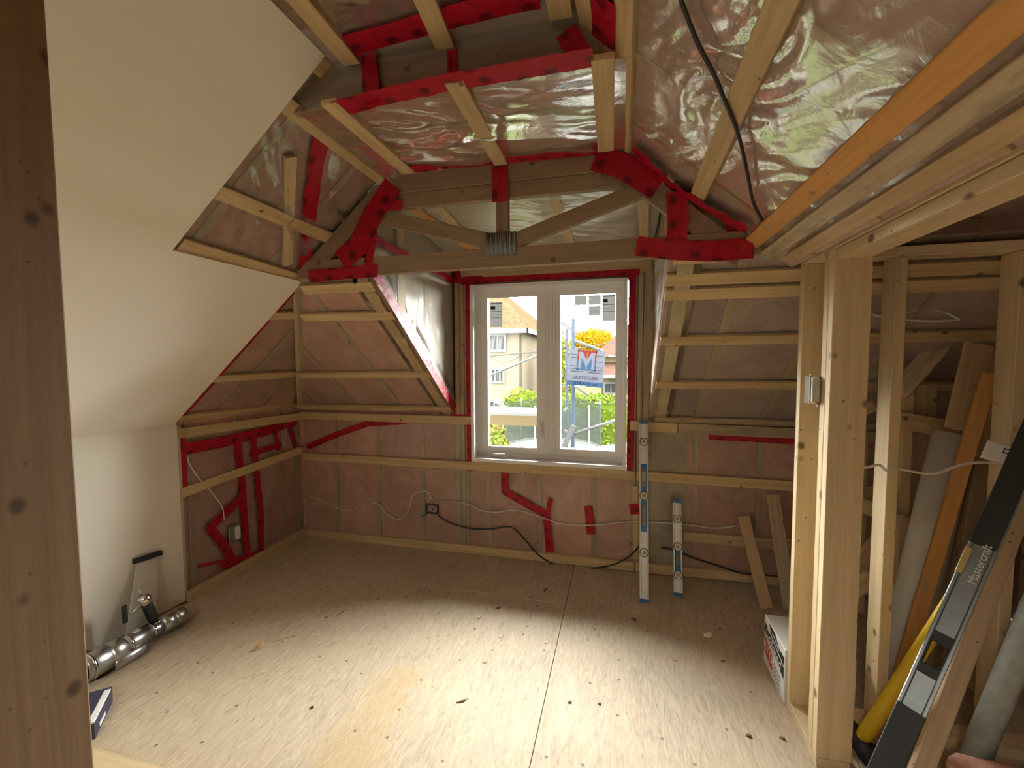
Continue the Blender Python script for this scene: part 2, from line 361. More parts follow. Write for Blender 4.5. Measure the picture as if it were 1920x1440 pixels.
def tape(pts, w, n, parent, lift=.001, jitter=.0015, mat=None, name='red_tape'):
    """tape stuck on a plane with normal n along a polyline of points"""
    n = V(n).normalized(); pts = [V(p) for p in pts]; path = []
    for a, b in zip(pts[:-1], pts[1:]):
        k = max(2, int((b-a).length/.02))
        path += [a.lerp(b, i/k) for i in range(k)]
    path.append(pts[-1]); vs = []; uv = []; L = 0; m = len(path); ph = random.random()*9
    NW = 5
    for i, p in enumerate(path):
        d = (path[min(i+1, m-1)]-path[max(i-1, 0)]).normalized(); s = n.cross(d).normalized()
        if i: L += (p-path[i-1]).length
        ww = w*(1+.06*noise.noise(V((L*7, ph, 0))))
        for j in range(NW):
            f = j/(NW-1)-.5
            q = p+s*(ww*f)+n*(lift+jitter*(1+noise.noise(V((L*25, f*6, ph)))))
            vs.append(q); uv.append((L+ph, j/(NW-1)))
    fs = [(i*NW+j, i*NW+j+1, (i+1)*NW+j+1, (i+1)*NW+j) for i in range(m-1) for j in range(NW-1)]
    return link(name, mesh(name, vs, fs, True, uv), mat or M_TAPE, parent)
def smooth_path(pts, k=6):
    pts = [V(p) for p in pts]; out = []
    for i in range(len(pts)-1):
        p0 = pts[max(i-1, 0)]; p1 = pts[i]; p2 = pts[i+1]; p3 = pts[min(i+2, len(pts)-1)]
        for j in range(k):
            t = j/k
            out.append(.5*((2*p1)+(p2-p0)*t+(2*p0-5*p1+4*p2-p3)*t*t+(3*p1-p0-3*p2+p3)*t**3))
    out.append(pts[-1]); return out
def tube_mesh(path, r, sides=8, cap=True):
    path = [V(p) for p in path]; vs = []; m = len(path); up = V((.3, .2, 1)).normalized()
    rr = r if isinstance(r, (list, tuple)) else [r]*m
    for i, p in enumerate(path):
        d = (path[min(i+1, m-1)]-path[max(i-1, 0)]).normalized()
        s = d.cross(up)
        if s.length < .05: s = d.cross(V((1, 0, 0)))
        s.normalize(); t = d.cross(s)
        for k in range(sides):
            a = 2*math.pi*k/sides; vs.append(p+(s*math.cos(a)+t*math.sin(a))*rr[i])
    fs = [(i*sides+k, i*sides+(k+1) % sides, (i+1)*sides+(k+1) % sides, (i+1)*sides+k) for i in range(m-1) for k in range(sides)]
    if cap: fs += [tuple(range(sides-1, -1, -1)), tuple(range((m-1)*sides, m*sides))]
    return fixn(mesh('tube', vs, fs, True))
def tube(name, pts, r, mat, parent=None, label=None, k=6, sides=8):
    return link(name, tube_mesh(smooth_path(pts, k), r, sides), mat, parent, None, label)
def rod(name, a, b, r, mat, parent=None, label=None, sides=12):
    a = V(a); b = V(b); me = tube_mesh([a, a.lerp(b, .5), b], r, sides)
    for p in me.polygons: p.use_smooth = len(p.vertices) == 4
    return link(name, me, mat, parent, None, label)
def lathe(name, prof, M, mat, parent=None, label=None, sides=24):
    """profile of (x, r) along local x"""
    vs = [(x, r*math.cos(2*math.pi*k/sides), r*math.sin(2*math.pi*k/sides)) for x, r in prof for k in range(sides)]
    m = len(prof)
    fs = [(i*sides+k, i*sides+(k+1) % sides, (i+1)*sides+(k+1) % sides, (i+1)*sides+k) for i in range(m-1) for k in range(sides)]
    fs += [tuple(range(sides-1, -1, -1)), tuple(range((m-1)*sides, m*sides))]
    me = fixn(mesh(name, vs, fs)); 
    for p in me.polygons: p.use_smooth = len(p.vertices) == 4
    return link(name, me, mat, parent, M, label)
def text(name, body, size, M, mat, parent, ext=.0004, sx=1.0, align='CENTER'):
    cu = bpy.data.curves.new(name, 'FONT'); cu.body = body; cu.size = size; cu.align_x = align; cu.align_y = 'CENTER'; cu.extrude = ext; cu.resolution_u = 3
    to = bpy.data.objects.new('tmp_text', cu); COL.objects.link(to)
    me = bpy.data.meshes.new_from_object(to.evaluated_get(bpy.context.evaluated_depsgraph_get()))
    bpy.data.objects.remove(to); bpy.data.curves.remove(cu)
    for v in me.vertices: v.co.x *= sx
    me.materials.clear(); return link(name, me, mat, parent, M)
# PART2
# ================================================================== ROOM SHELL
def sl(z, Y): return V((-2.7+(z-1.148)/KS, Y, z)) - NSL*.012
def sr(X, Y): return V((X, Y, 2.45-KS*(X-.02)))
def sb(X, Y): return V((X, Y, 1.11+KB*(3.15-Y)))
YB = -2.5; XR = 2.25
# floor
floor = link('floor', fixn(box_mesh(-2.9, XR+.1, YB-.1, 3.4, -.08, -.0195)), M_SHEATH); tag(floor, 'worn plywood subfloor of the attic room', kind='structure')
def ply(x0, x1, y0, y1):
    wbox('plywood_panel', (x0+.0015, y0+.0015, -.018), (x1-.0015, y1-.0015, 0), M_PLY, floor)
for x0, x1, y0, y1 in ((-2.80, -.32, 2.635, 3.30), (-2.80, -.32, .20, 2.635), (-2.80, -.32, -2.5, .20), (-.32, .90, .87, 3.30), (-.32, .90, -2.5, .87), (.90, XR, .2, 3.3), (.90, XR, -2.5, .2)):
    ply(x0, x1, y0, y1)
# ---- left side
wall_left = surface('wall_left', [(XLW-.0, YB, 0), (XLW, 3.19, 0), (XLW, 3.19, 1.16), (XLW, YB, 1.16)], (1, 0, 0), (0, 0, 1), 'low left knee wall, white drywall then red-taped plastic over pink insulation', margin=.06)
ceiling_left = surface('ceiling_left', [sl(1.148, YB), sl(1.148, 2.06), sl(2.63, 2.06), sl(2.63, YB)], NSL, (1, 0, KS), 'left sloped ceiling, white drywall near and clear plastic beyond', margin=.16)
ceiling_hip = surface('ceiling_corner', [sl(1.148, 2.06), sl(1.148, 3.15), sl(2.0, 2.06)], NSL, (1, 0, KS), 'small triangle of left sloped ceiling between drywall edge and back corner', margin=.02, start=.35)
# drywall
def sheet(name, pts, n, t, parent, label=None):
    M = frame(pts[0], V(pts[1])-V(pts[0]), n); Mi = M.inverted()
    return prism(name, [(Mi @ V(p)).to_2d().to_tuple() for p in pts], t, M, M_DRY, parent, label)
o12 = NSL*.012
sheet('drywall_sheet', [(XLW, YB, .012), (XLW, 2.075, .012), (XLW, 2.075, 1.157), (XLW, YB, 1.157)], (1, 0, 0), .0127, wall_left)
sheet('drywall_sheet', [sl(1.157, YB)+o12, sl(1.157, 2.065)+o12, sl(1.985, 2.065)+o12, sl(1.985, YB)+o12], NSL, .0127, ceiling_left)
sheet('drywall_sheet', [sl(1.985, YB)+o12, sl(1.985, 1.345)+o12, sl(2.60, 1.345)+o12, sl(2.60, YB)+o12], NSL, .0127, ceiling_left)
wbox('drywall_return', (XLW-.022, 2.075, .012), (XLW-.004, 2.098, 1.14), M_DRYEDGE, wall_left)
# films
film('plastic_film', [(XLW, 2.05, 0), (XLW, 3.15, 0), (XLW, 3.15, 1.14), (XLW, 2.05, 1.14)], (1, 0, 0), .007, (0, .4, 1), M_POLY, wall_left, off=-.021)
film('plastic_film', [sl(1.985, 1.30), sl(1.985, 2.05), sl(2.47, 2.05), sl(2.62, 1.30)], NSL, .022, (.5, -.7, .5), M_POLYG, ceiling_left)
film('plastic_film', [sl(1.148, 2.05), sl(1.148, 3.14), sl(1.99, 2.07), sl(1.99, 2.05)], NSL, .006, (1, 0, 1), M_POLY, ceiling_hip)
# straps on the left
def yl(f, a, b, w=.064, t=.019, n=None, mat=None, parent=None, name='furring_strip', ea=0, eb=0):
    A, B = f(*a), f(*b); d = (B-A).normalized()
    return board(name, A-d*ea, B+d*eb, w, t, n, mat or M_STRAP, parent)
yl(SL, (338, 460), (571, 526), n=NSL, parent=ceiling_left, t=.02)
yl(SL, (409, 361), (544, 417), n=NSL, parent=ceiling_left)
yl(SL, (546, 418), (641, 456), n=NSL, parent=ceiling_left)
yl(SL, (541, 201), (737, 352), n=NSL, parent=ceiling_left, ea=.02)
yl(SL, (596, 122), (634, 150), n=NSL, parent=ceiling_left, ea=.06)
yl(SL, (548, 297), (541, 499), n=NSL, parent=ceiling_left, t=.019, w=.05, mat=M_STUD, name='nailer').matrix_basis.translation -= NSL*.004
for a, b in (((505, 594), (566, 592)), ((396, 712), (557, 703)), ((330, 787), (555, 761))):
    yl(SL, a, b, n=NSL, parent=ceiling_hip)
yl(LW, (352, 811), (564, 781), n=(1, 0, 0), parent=wall_left); yl(LW, (334, 813), (351, 811), n=(1, 0, 0), parent=wall_left, mat=M_OFFCUT)
yl(LW, (339, 926), (568, 843), n=(1, 0, 0), parent=wall_left)
board('furring_strip', (XLW+.03, 2.09, .032), (XLW+.03, 3.15, .032), .064, .05, (1, 0, 0), M_STRAP, wall_left)
wbox('corner_stud', (XLW-.03, 3.08, 0), (XLW-.022, 3.165, 1.1), M_FRAME, wall_left)
# ---- back knee wall and dormer wall
wall_back = surface('wall_back', [(-2.74, DW, 0), (-1.2, DW, 0), (-1.2, DW, 1.13), (-2.74, DW, 1.13)], (0, -1, 0), (0, 0, 1), 'back knee wall left of the window, pink insulation behind plastic', start=.34, margin=.0)
wall_mid = surface('wall_back_window', [(-1.2, DW, 0), (.14, DW, 0), (.14, DW, .72), (-1.2, DW, .72)], (0, -1, 0), (0, 0, 1), 'back wall under and around the white window, pink insulation behind plastic', start=.3)
wall_br = surface('wall_back_right', [(.14, DW, 0), (XR, DW, 0), (XR, DW, 1.13), (.14, DW, 1.13)], (0, -1, 0), (0, 0, 1), 'back knee wall right of the window, pink insulation behind plastic', start=.5)
film('plastic_film', [(-2.69, DW, 0), (-1.2, DW, 0), (-1.2, DW, 1.11), (-2.69, DW, 1.11)], (0, -1, 0), .006, (.1, 0, 1), M_POLY, wall_back, off=-.021)
film('plastic_film', [(-1.2, DW, 0), (.14, DW, 0), (.14, DW, .735), (-1.2, DW, .735)], (0, -1, 0), .005, (.3, 0, 1), M_POLY, wall_mid, off=-.021)
film('plastic_film', [(.14, DW, 0), (XR, DW, 0), (XR, DW, 1.11), (.14, DW, 1.11)], (0, -1, 0), .007, (-.5, 0, 1), M_POLY, wall_br, off=-.021)
prism('insulation_batt', [(0, 0), (1.07, 0), (1.07, .3), (0, .3)], .03, frame((.46, DW+.026, .02), (0, 0, 1), (0, -1, 0)), M_YELB, wall_br, 'pale yellow insulation batt')
# stud packs and header round the window, sheathing behind
zT = 2.44
for x0, x1 in ((-1.262, -1.226), (-1.222, -1.186), (-1.182, -1.150), (.080, .114), (.118, .154), (.158, .222)):
    wbox('stud', (x0, DW+.022, .0 if x0 > 0 else .02), (x1, DW+.11, zT), M_OLD, wall_mid)
wbox('header', (-1.26, DW+.012, 2.15), (.205, DW+.10, 2.235), M_FRAME, wall_mid)
wbox('header', (-1.26, DW+.03, 2.24), (.205, DW+.10, 2.44), M_FRAME, wall_mid)
wbox('sill_plate', (-1.15, DW+.03, .70), (.08, DW+.11, .738), M_FRAME, wall_mid)
for lo, hi in (((-1.45, DW+.12, .6), (-1.13, DW+.2, 2.75)), ((.06, DW+.12, .6), (.40, DW+.2, 2.75)), ((-1.45, DW+.12, 2.13), (.4, DW+.2, 2.75)), ((-2.9, DW+.12, -.2), (XR+.2, DW+.2, .74)), ((.3, DW+.165, .6), (XR+.2, DW+.23, 1.5)), ((-3.1, DW+.165, .6), (-1.35, DW+.23, 1.5))):
    wbox('sheathing', lo, hi, M_SHEATH, wall_mid)
# straps, back wall
N_B = (0, -1, 0)
yl(BW, (562, 779), (886, 789), n=N_B, parent=wall_back)
yl(BW, (568, 856), (1191, 892), n=N_B, parent=wall_mid, w=.066); yl(BW, (1193, 892), (1484, 912), n=N_B, parent=wall_br, w=.066, eb=1.2)
yl(BW, (572, 999), (1188, 1063), n=N_B, parent=wall_mid, w=.066, t=.03); yl(BW, (1191, 1064), (1482, 1092), n=N_B, parent=wall_br, t=.03, eb=1.1)
yl(BW, (1181, 798), (1270, 803), n=N_B, parent=wall_br, w=.07); yl(BW, (1272, 803), (1490, 813), n=N_B, parent=wall_br, w=.07, mat=M_OLD, eb=1.1)
yl(BW, (1282, 1007), (1480, 1022), n=N_B, parent=wall_br, w=.07, eb=.5)
yl(BW, (1191, 912), (1192, 1050), n=N_B, parent=wall_mid, w=.04, t=.012).matrix_basis.translation += V((0, .012, 0))
# ---- back slope
ceiling_back = surface('ceiling_back', [sb(-2.70, 3.15), sb(-1.27, 3.15), sb(-1.27, 2.0), sb(-1.72, 2.0)], NSB, (0, -1, KB), 'back sloped ceiling left of the dormer, pink insulation behind plastic', start=.42)
ceiling_backr = surface('ceiling_back_right', [sb(.20, 3.15), sb(XR, 3.15), sb(XR, 2.0), sb(.20, 2.0)], NSB, (0, -1, KB), 'back sloped ceiling right of the dormer behind horizontal strapping', batt=M_MAUVE, start=.5)
film('plastic_film', [sb(-2.68, 3.15), sb(-1.27, 3.15), sb(-1.27, 2.0), sb(-1.72, 2.0)], NSB, .006, (.4, -.5, .5), M_POLY, ceiling_back)
film('plastic_film', [sb(.20, 3.15), sb(XR, 3.15), sb(XR, 2.0), sb(.20, 2.0)], NSB, .009, (.8, -.4, .3), M_POLY, ceiling_backr)
prism('rafter', [(0, 0), (1.46, 0), (1.46, .11), (0, .11)], .09, frame(sb(-1.27, 3.15)-NSB*.0235, (0, -1, KB), NSB), M_FRAME, ceiling_back).matrix_basis
prism('rafter', [(0, 0), (1.46, 0), (1.46, -.13), (0, -.13)], .09, frame(sb(.205, 3.15)-NSB*.0235, (0, -1, KB), NSB), M_FRAME, ceiling_backr)
board('hip_rafter', sb(-2.69, 3.14)-NSB*.022, sb(-1.73, 2.02)-NSB*.022, .05, .05, (.5, -.5, -1), M_FRAME, ceiling_back)
for a, b in (((568, 545), (700, 538)), ((566, 597), (738, 593)), ((560, 705), (806, 704)), ((557, 764), (846, 769))):
    yl(SB, a, b, n=NSB, parent=ceiling_back)
for a, b, m in (((1249, 527), (1499, 517), M_STRAP), ((1247, 555), (1498, 546), M_STRAP), ((1238, 641), (1497, 637), M_STRAP), ((1230, 723), (1492, 725), M_STRAP), ((1226, 789), (1489, 798), M_OLD)):
    A, B = SB(*a), SB(*b); B = A+(B-A)*((XR-.02-A.x)/(B.x-A.x))
    board('furring_strip', A, B, .07, .019, NSB, m, ceiling_backr)
board('furring_strip', sb(.22, 2.02), sb(.40, 2.02), .05, .02, NSB, M_STRAP, ceiling_backr)
# ---- dormer cheeks and dormer ceiling
def ck(Y, z, X): return V((X, Y, z))
zd = lambda Y: 2.30+.13*(3.15-Y)
for X, s, nm, lb in ((-1.26, 1, 'wall_dormer_left', 'left cheek of the window dormer, glossy plastic over studs'), (.21, -1, 'wall_dormer_right', 'right cheek of the window dormer, bright crinkled plastic')):
    pl = [ck(3.17, 1.11, X), ck(3.17, 2.5, X), ck(2.04, 2.6, X), ck(2.04, 1.11+KB*1.11, X)]
    r = surface(nm, pl, (s, 0, 0), (0, 0, 1), lb, start=.12, sp=.3, batt=M_FRAME if s > 0 else M_YELB, back=.10)
    film('plastic_film', [ck(3.16, 1.12, X), ck(3.16, 2.42, X), ck(2.03, 2.5, X), ck(2.03, 1.97, X)], (s, 0, 0), .012, (0, .15, 1), M_POLYD if s > 0 else M_POLYB, r, off=-.012)
    wbox('cheek_post', (X-.02 if s > 0 else X+.005, 2.30, 1.78), (X-.005 if s > 0 else X+.02, 2.39, 2.42), M_FRAME, r)
    if s > 0: wall_dl = r
    else: wall_dr = r
ceiling_dormer = surface('ceiling_dormer', [ck(2.0, zd(2.0), -1.26), ck(2.0, zd(2.0), .21), ck(3.2, zd(3.2), .21), ck(3.2, zd(3.2), -1.26)], (0, -.13, -1), (0, 1, -.13), 'dormer ceiling above the window, bright crinkled plastic', margin=.18, batt=M_YELB, start=.15)
nd_ = V((0, -.13, -1)).normalized()
film('plastic_film', [ck(2.02, zd(2.02), -1.26), ck(2.02, zd(2.02), .21), ck(3.17, zd(3.17), .21), ck(3.17, zd(3.17), -1.26)], nd_, .016, (1, .35, 0), M_POLYD, ceiling_dormer, off=-.012)
for x0, x1 in ((-1.02, -.99), (-.36, -.33), (.09, .15)):
    board('furring_strip', ck(2.06, zd(2.06), x0), ck(3.1, zd(3.1), x1), .06, .012, nd_, M_STRAP, ceiling_dormer)
board('furring_strip', ck(2.06, zd(2.06)-.003, -1.2), ck(3.05, zd(3.05)-.003, -1.0), .06, .012, nd_, M_ORANGE, ceiling_dormer)
# ---- flat ceilings and step
ceiling = surface('ceiling', [(-1.03, -1.2, ZC1-.02), (-.13, -1.2, ZC1-.02), (-.13, YS, ZC1-.02), (-1.03, YS, ZC1-.02)], (0, 0, -1), (1, 0, 0), 'flat plastic covered ceiling strip nearest the camera', margin=.0, batt=M_MAUVE)
for lo, hi in (((-1.3, -2.7, 2.58), (.1, -2.0, 2.9)), ((-1.3, -2.0, 2.58), (-.95, -1.25, 2.9)), ((-.25, -2.0, 2.58), (.1, -1.25, 2.9)), ((-1.3, -1.25, 2.73), (.1, 1.45, 2.9)), ((-1.3, -1.31, 2.58), (.1, -1.23, 2.9))): wbox('ceiling_panel', lo, hi, M_DRY, ceiling)  # panels frame an unseen opening, added to let in fill daylight
ceiling2 = surface('ceiling_lower', [(-1.155, YS, ZC2-.02), (.04, YS, ZC2-.02), (.04, 2.04, ZC2-.02), (-1.155, 2.04, ZC2-.02)], (0, 0, -1), (1, 0, 0), 'lower flat ceiling panel of crinkled plastic between step and truss', margin=.0, batt=M_PINK, start=.38)
film('plastic_film', [(-1.0, -.3, ZC1-.02), (-.13, -.3, ZC1-.02), (-.13, YS, ZC1-.02), (-1.0, YS, ZC1-.02)], (0, 0, -1), .006, (1, .3, 0), M_POLY, ceiling)
film('plastic_film', [(-1.16, YS, ZC2-.02), (.03, YS, ZC2-.02), (.03, 2.0, ZC2-.02), (-1.16, 2.0, ZC2-.02)], (0, 0, -1), .014, (1, .25, 0), M_POLY, ceiling2, sag=.01)
N_C = (0, 0, -1)
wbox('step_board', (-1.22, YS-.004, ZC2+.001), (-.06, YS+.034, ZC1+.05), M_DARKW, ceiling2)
film('plastic_film', [(-1.16, YS-.006, ZC2), (-.08, YS-.006, ZC2), (-.10, YS-.006, ZC1), (-1.0, YS-.006, ZC1)], (0, -1, 0), .006, (1, 0, .2), M_POLY, ceiling2, off=.002)
def ystrap(f, a, b, parent, n, ext=0, w=.064, mat=None, t=.019):
    A, B = f(*a), f(*b); d = (B-A).normalized()
    return board('furring_strip', A-d*ext, B, w, t, n, mat or M_STRAP, parent)
ystrap(C1, (795, 0), (836, 97), ceiling, N_C, ext=1.2); ystrap(C1, (556, 0), (660, 122), ceiling, N_C, ext=1.2)
ystrap(C1, (1046, 0), (1052, 36), ceiling, N_C, ext=1.2, w=.07)
ystrap(C2, (851, 157), (939, 309), ceiling2, N_C); ystrap(C2, (616, 196), (766, 326), ceiling2, N_C, mat=M_STRAP); ystrap(C2, (1130, 112), (1136, 284), ceiling2, N_C, w=.068)
# ---- right slope
ceiling_right = surface('ceiling_right', [sr(-.18, YB), sr(-.18, 2.04), sr(.665, 2.04), sr(.665, YB)], NSR, (1, 0, -KS), 'right sloped ceiling of glossy wrinkled plastic with wooden strapping', margin=.0, batt=M_MAUVE)
film('plastic_film', [sr(-.17, -.3), sr(.62, -.3), sr(.62, 2.02), sr(-.0, 2.02)], NSR, .024, (.35, -1, -.3), M_POLYR, ceiling_right, step=.011)
ystrap(SR, (1168, 0), (1168, 288), ceiling_right, NSR, ext=1.3); ystrap(SR, (1465, 0), (1303, 378), ceiling_right, NSR, ext=1.2)
ystrap(SR, (1090, 0), (1103, 64), ceiling_right, NSR, ext=1.0)
for X, wd, m in ((.521, .062, M_ORANGE), (.580, .05, M_OLD), (.630, .045, M_OFFCUT)):
    board('furring_strip', sr(X, -1.5), sr(X, 2.02 if m != M_OFFCUT else 1.9), wd, .036, NSR, m, ceiling_right)
# low ceiling over the closet, right wall, front wall
ceiling_closet = surface('ceiling_closet', [(.60, YB, 2.06), (XR, YB, 2.06), (XR, 2.2, 2.06), (.60, 2.2, 2.06)], (0, 0, -1), (0, 1, 0), 'dark low ceiling over the storage closet on the right', margin=.15, batt=M_MAUVE)
film('plastic_film', [(.62, -.3, 2.06), (XR, -.3, 2.06), (XR, 2.05, 2.06), (.62, 2.05, 2.06)], (0, 0, -1), .01, (1, .5, 0), M_POLY, ceiling_closet)
board('furring_strip', (.75, 2.16, 2.035), (2.2, 2.16, 2.035), .07, .03, (0, -.6, -1), M_OFFCUT, ceiling_closet)
board('furring_strip', (.95, 1.45, 2.045), (2.2, 1.75, 2.045), .064, .019, (0, 0, -1), M_STRAP, ceiling_closet)
wall_right = surface('wall_right', [(XR, -.8, 0), (XR, 3.2, 0), (XR, 3.2, 2.1), (XR, -.8, 2.1)], (-1, 0, 0), (0, 0, 1), 'far right wall at the back of the storage closet', margin=.0, batt=M_MAUVE)
for lo, hi in (((XR, -2.8, -.1), (XR+.15, -.8, 3)), ((XR+.13, -.8, 2.05), (XR+.2, 3.3, 3)), ((XR, 3.1, -.1), (XR+.2, 3.4, 2.9))): wbox('wall_panel', lo, hi, M_SHEATH, wall_right)
wall_front = wbox('wall_front', (-3.2, -2.6, -.1), (XR+.2, -2.35, 3.0), M_SHEATH); tag(wall_front, 'dark unfinished end wall behind the camera', kind='structure')
# outer roof boards: keep daylight out of the joints
roof = link('roof', fixn(box_mesh(-3.1, -1.0, YB-.3, 1.95, 2.87, 2.92)), M_SHEATH); tag(roof, 'outer roof deck above the attic ceilings', kind='structure')
for lo, hi in (((-.2, YB-.3, 2.87), (XR+.3, 1.95, 2.92)), ((-1.0, YB-.3, 2.87), (-.2, -2.05, 2.92)), ((-1.0, -1.25, 2.87), (-.2, 1.95, 2.92))): wbox('roof_board', lo, hi, M_SHEATH, roof)  # boards leave a hole over the added fill-light opening
def deck(pts):
    a, b, c, d = [V(p) for p in pts]; n = (b-a).cross(d-a).normalized()*.02
    vs = [a, b, c, d, a+n, b+n, c+n, d+n]
    link('roof_board', fixn(mesh('roof_board', vs, [(0, 1, 2, 3), (7, 6, 5, 4), (0, 4, 5, 1), (1, 5, 6, 2), (2, 6, 7, 3), (3, 7, 4, 0)])), M_SHEATH, roof)
deck([(-3.15, -2.8, .95), (-3.15, 2.3, .95), (-1.0, 2.3, 2.86), (-1.0, -2.8, 2.86)])
deck([(-3.15, -2.8, -.1), (-3.15, 3.4, -.1), (-3.15, 3.4, 1.0), (-3.15, -2.8, 1.0)])
deck([(-3.15, 3.36, .9), (-1.39, 3.36, 1.25), (-1.39, 2.0, 2.35), (-3.15, 2.0, 2.35)])
deck([(.34, 3.36, 1.25), (XR+.3, 3.36, 1.25), (XR+.3, 1.9, 2.40), (.34, 1.9, 2.40)])
deck([(-1.5, 1.9, 2.75), (.5, 1.9, 2.75), (.5, 3.4, 2.75), (-1.5, 3.4, 2.75)])
for X in (-1.42, .37): deck([(X, 1.9, 2.35), (X, 3.38, 1.22), (X, 3.38, 2.8), (X, 1.9, 2.8)])
deck([(-1.95, 2.12, 2.0), (-1.36, 2.12, 2.0), (-1.36, 2.12, 2.9), (-1.95, 2.12, 2.9)])
deck([(.3, 2.12, 2.12), (XR+.3, 2.12, 2.12), (XR+.3, 2.12, 2.9), (.3, 2.12, 2.9)])
# ================================================================== TRUSS across the dormer opening
truss = empty('roof_truss', (-.6, YT+.02, 1.99), 'dark wooden roof truss spanning the dormer opening, with metal plate and red tape', 'truss')
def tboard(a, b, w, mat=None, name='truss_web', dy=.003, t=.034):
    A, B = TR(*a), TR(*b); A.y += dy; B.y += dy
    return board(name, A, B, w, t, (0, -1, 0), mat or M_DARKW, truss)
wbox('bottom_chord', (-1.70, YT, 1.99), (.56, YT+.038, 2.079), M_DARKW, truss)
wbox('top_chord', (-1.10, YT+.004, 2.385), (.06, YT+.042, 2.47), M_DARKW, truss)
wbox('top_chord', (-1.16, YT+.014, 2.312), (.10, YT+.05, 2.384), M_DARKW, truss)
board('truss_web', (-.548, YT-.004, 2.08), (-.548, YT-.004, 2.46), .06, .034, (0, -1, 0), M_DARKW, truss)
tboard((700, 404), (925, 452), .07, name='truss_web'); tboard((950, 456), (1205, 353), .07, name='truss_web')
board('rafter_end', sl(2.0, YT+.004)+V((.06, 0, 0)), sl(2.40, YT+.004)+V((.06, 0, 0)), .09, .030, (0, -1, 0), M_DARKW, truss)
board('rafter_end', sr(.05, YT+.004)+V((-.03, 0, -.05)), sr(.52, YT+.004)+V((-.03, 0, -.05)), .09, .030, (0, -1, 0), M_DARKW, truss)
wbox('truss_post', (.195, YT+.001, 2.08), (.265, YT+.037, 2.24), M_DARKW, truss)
# corrugated gang plate
g0, g1 = TR(910, 438), TR(968, 476); vs = []; fs = []; N = 40
for i in range(N+1):
    x = g0.x+(g1.x-g0.x)*i/N; d = .004+.0045*math.sin(i/N*2*math.pi*6.5)
    zt = .004*math.sin(i*2.1)
    vs += [(x, YT-.003-d, g0.z+zt), (x, YT-.003-d, g1.z-zt)]
for i in range(N): fs.append((2*i, 2*i+1, 2*i+3, 2*i+2))
gp = link('gang_plate', mesh('gang_plate', vs, fs, True), M_GALV, truss, None, 'grey corrugated metal connector plate')
sm = gp.modifiers.new('thickness', 'SOLIDIFY'); sm.thickness = .0025
# closing panels left and right of the opening in the truss plane
def tri(name, pts, mat, n=(0, -1, 0), y=YT+.045, parent=None, t=.02):
    M = frame(V((pts[0][0], y, pts[0][1])), (1, 0, 0), n); Mi = M.inverted()
    return prism(name, [(Mi @ V((p[0], y, p[1]))).to_2d().to_tuple() for p in pts], t, M, mat, parent)
wall_truss = tri('wall_truss_left', [(-1.76, 1.985), (-1.262, 1.985), (-1.262, 2.42)], M_MAUVE); tag(wall_truss, 'small triangular wall left of the truss, plastic and red tape', kind='structure')
wall_trussr = tri('wall_truss_right', [(.212, 1.985), (.57, 1.985), (.57, 2.02), (.212, 2.29)], M_FRAME); tag(wall_trussr, 'small triangular wall right of the truss, plastic and red tape', kind='structure')
tri('dark_grey_patch', [(TR(1320, 441).x, TR(1320, 441).z), (TR(1352, 438).x, TR(1352, 438).z), (TR(1346, 424).x, TR(1346, 424).z), (TR(1321, 412).x, TR(1321, 412).z)], M_GREY, y=YT+.028, parent=wall_trussr, t=.004)  # solid dark grey plate, nothing is cut out here
film('plastic_film', [(.205, YT+.03, 1.99), (.55, YT+.03, 1.99), (.55, YT+.03, 2.03), (.205, YT+.03, 2.28)], (0, -1, 0), .008, (1, 0, -.6), M_POLY, wall_trussr, off=0)
film('plastic_film', [(-1.74, YT+.03, 1.99), (-1.262, YT+.03, 1.99), (-1.262, YT+.03, 2.40), (-1.30, YT+.03, 2.36)], (0, -1, 0), .008, (1, 0, .6), M_POLY, wall_truss, off=0)
# ================================================================== RED TAPE
def tp(f, pts, w, n, parent, lift=-.006, jit=.0015): return tape([f(*p) for p in pts], w, n, parent, lift, jit)
tp(SL, [(608, 250), (594, 310), (582, 400), (572, 508)], .075, NSL, ceiling_left, lift=-.010, jit=.004)
tp(SL, [(700, 330), (738, 345)], .05, NSL, ceiling_left)
tape([sl(1.16, 2.092), sl(1.93, 2.080)], .05, NSL, ceiling_hip, -.006)
tp(TR, [(580, 519), (650, 512), (708, 508)], .065, (0, -1, 0), truss, lift=.004)
tp(TR, [(640, 490), (672, 462), (702, 400), (738, 347)], .115, (0, -1, 0), truss, lift=.003, jit=.004)
tp(TR, [(600, 470), (622, 500)], .06, (0, -1, 0), wall_truss, lift=-.02); tp(TR, [(570, 500), (605, 490)], .06, (0, -1, 0), wall_truss, lift=-.02)
tp(TR, [(690, 400), (700, 440), (690, 500)], .05, (0, -1, 0), truss, lift=.002)
tp(TR, [(718, 385), (754, 386)], .05, (0, -1, 0), truss, lift=.003)
tp(TR, [(937, 312), (938, 345), (937, 379)], .078, (0, -1, 0), truss, lift=.004)
tp(C2, [(772, 322), (870, 312), (1000, 300), (1130, 287)], .07, N_C, ceiling2, lift=-.012)
tp(C2, [(634, 207), (730, 182), (845, 158), (980, 135), (1112, 112)], .085, N_C, ceiling2, lift=-.010, jit=.004)
tp(C1, [(640, 110), (668, 88), (745, 68), (835, 42), (930, 18), (1010, 2)], .085, N_C, ceiling, lift=-.012)
tp(lambda x, y: PY(x, y, YS-.01), [(694, 95), (702, 200)], .06, (0, -1, 0), ceiling2, lift=.012); tp(lambda x, y: PY(x, y, YS-.01), [(849, 95), (850, 155)], .035, (0, -1, 0), ceiling2, lift=.004)
tp(lambda x, y: PY(x, y, YS-.01), [(1062, 62), (1090, 112)], .07, (0, -1, 0), ceiling2, lift=.010)
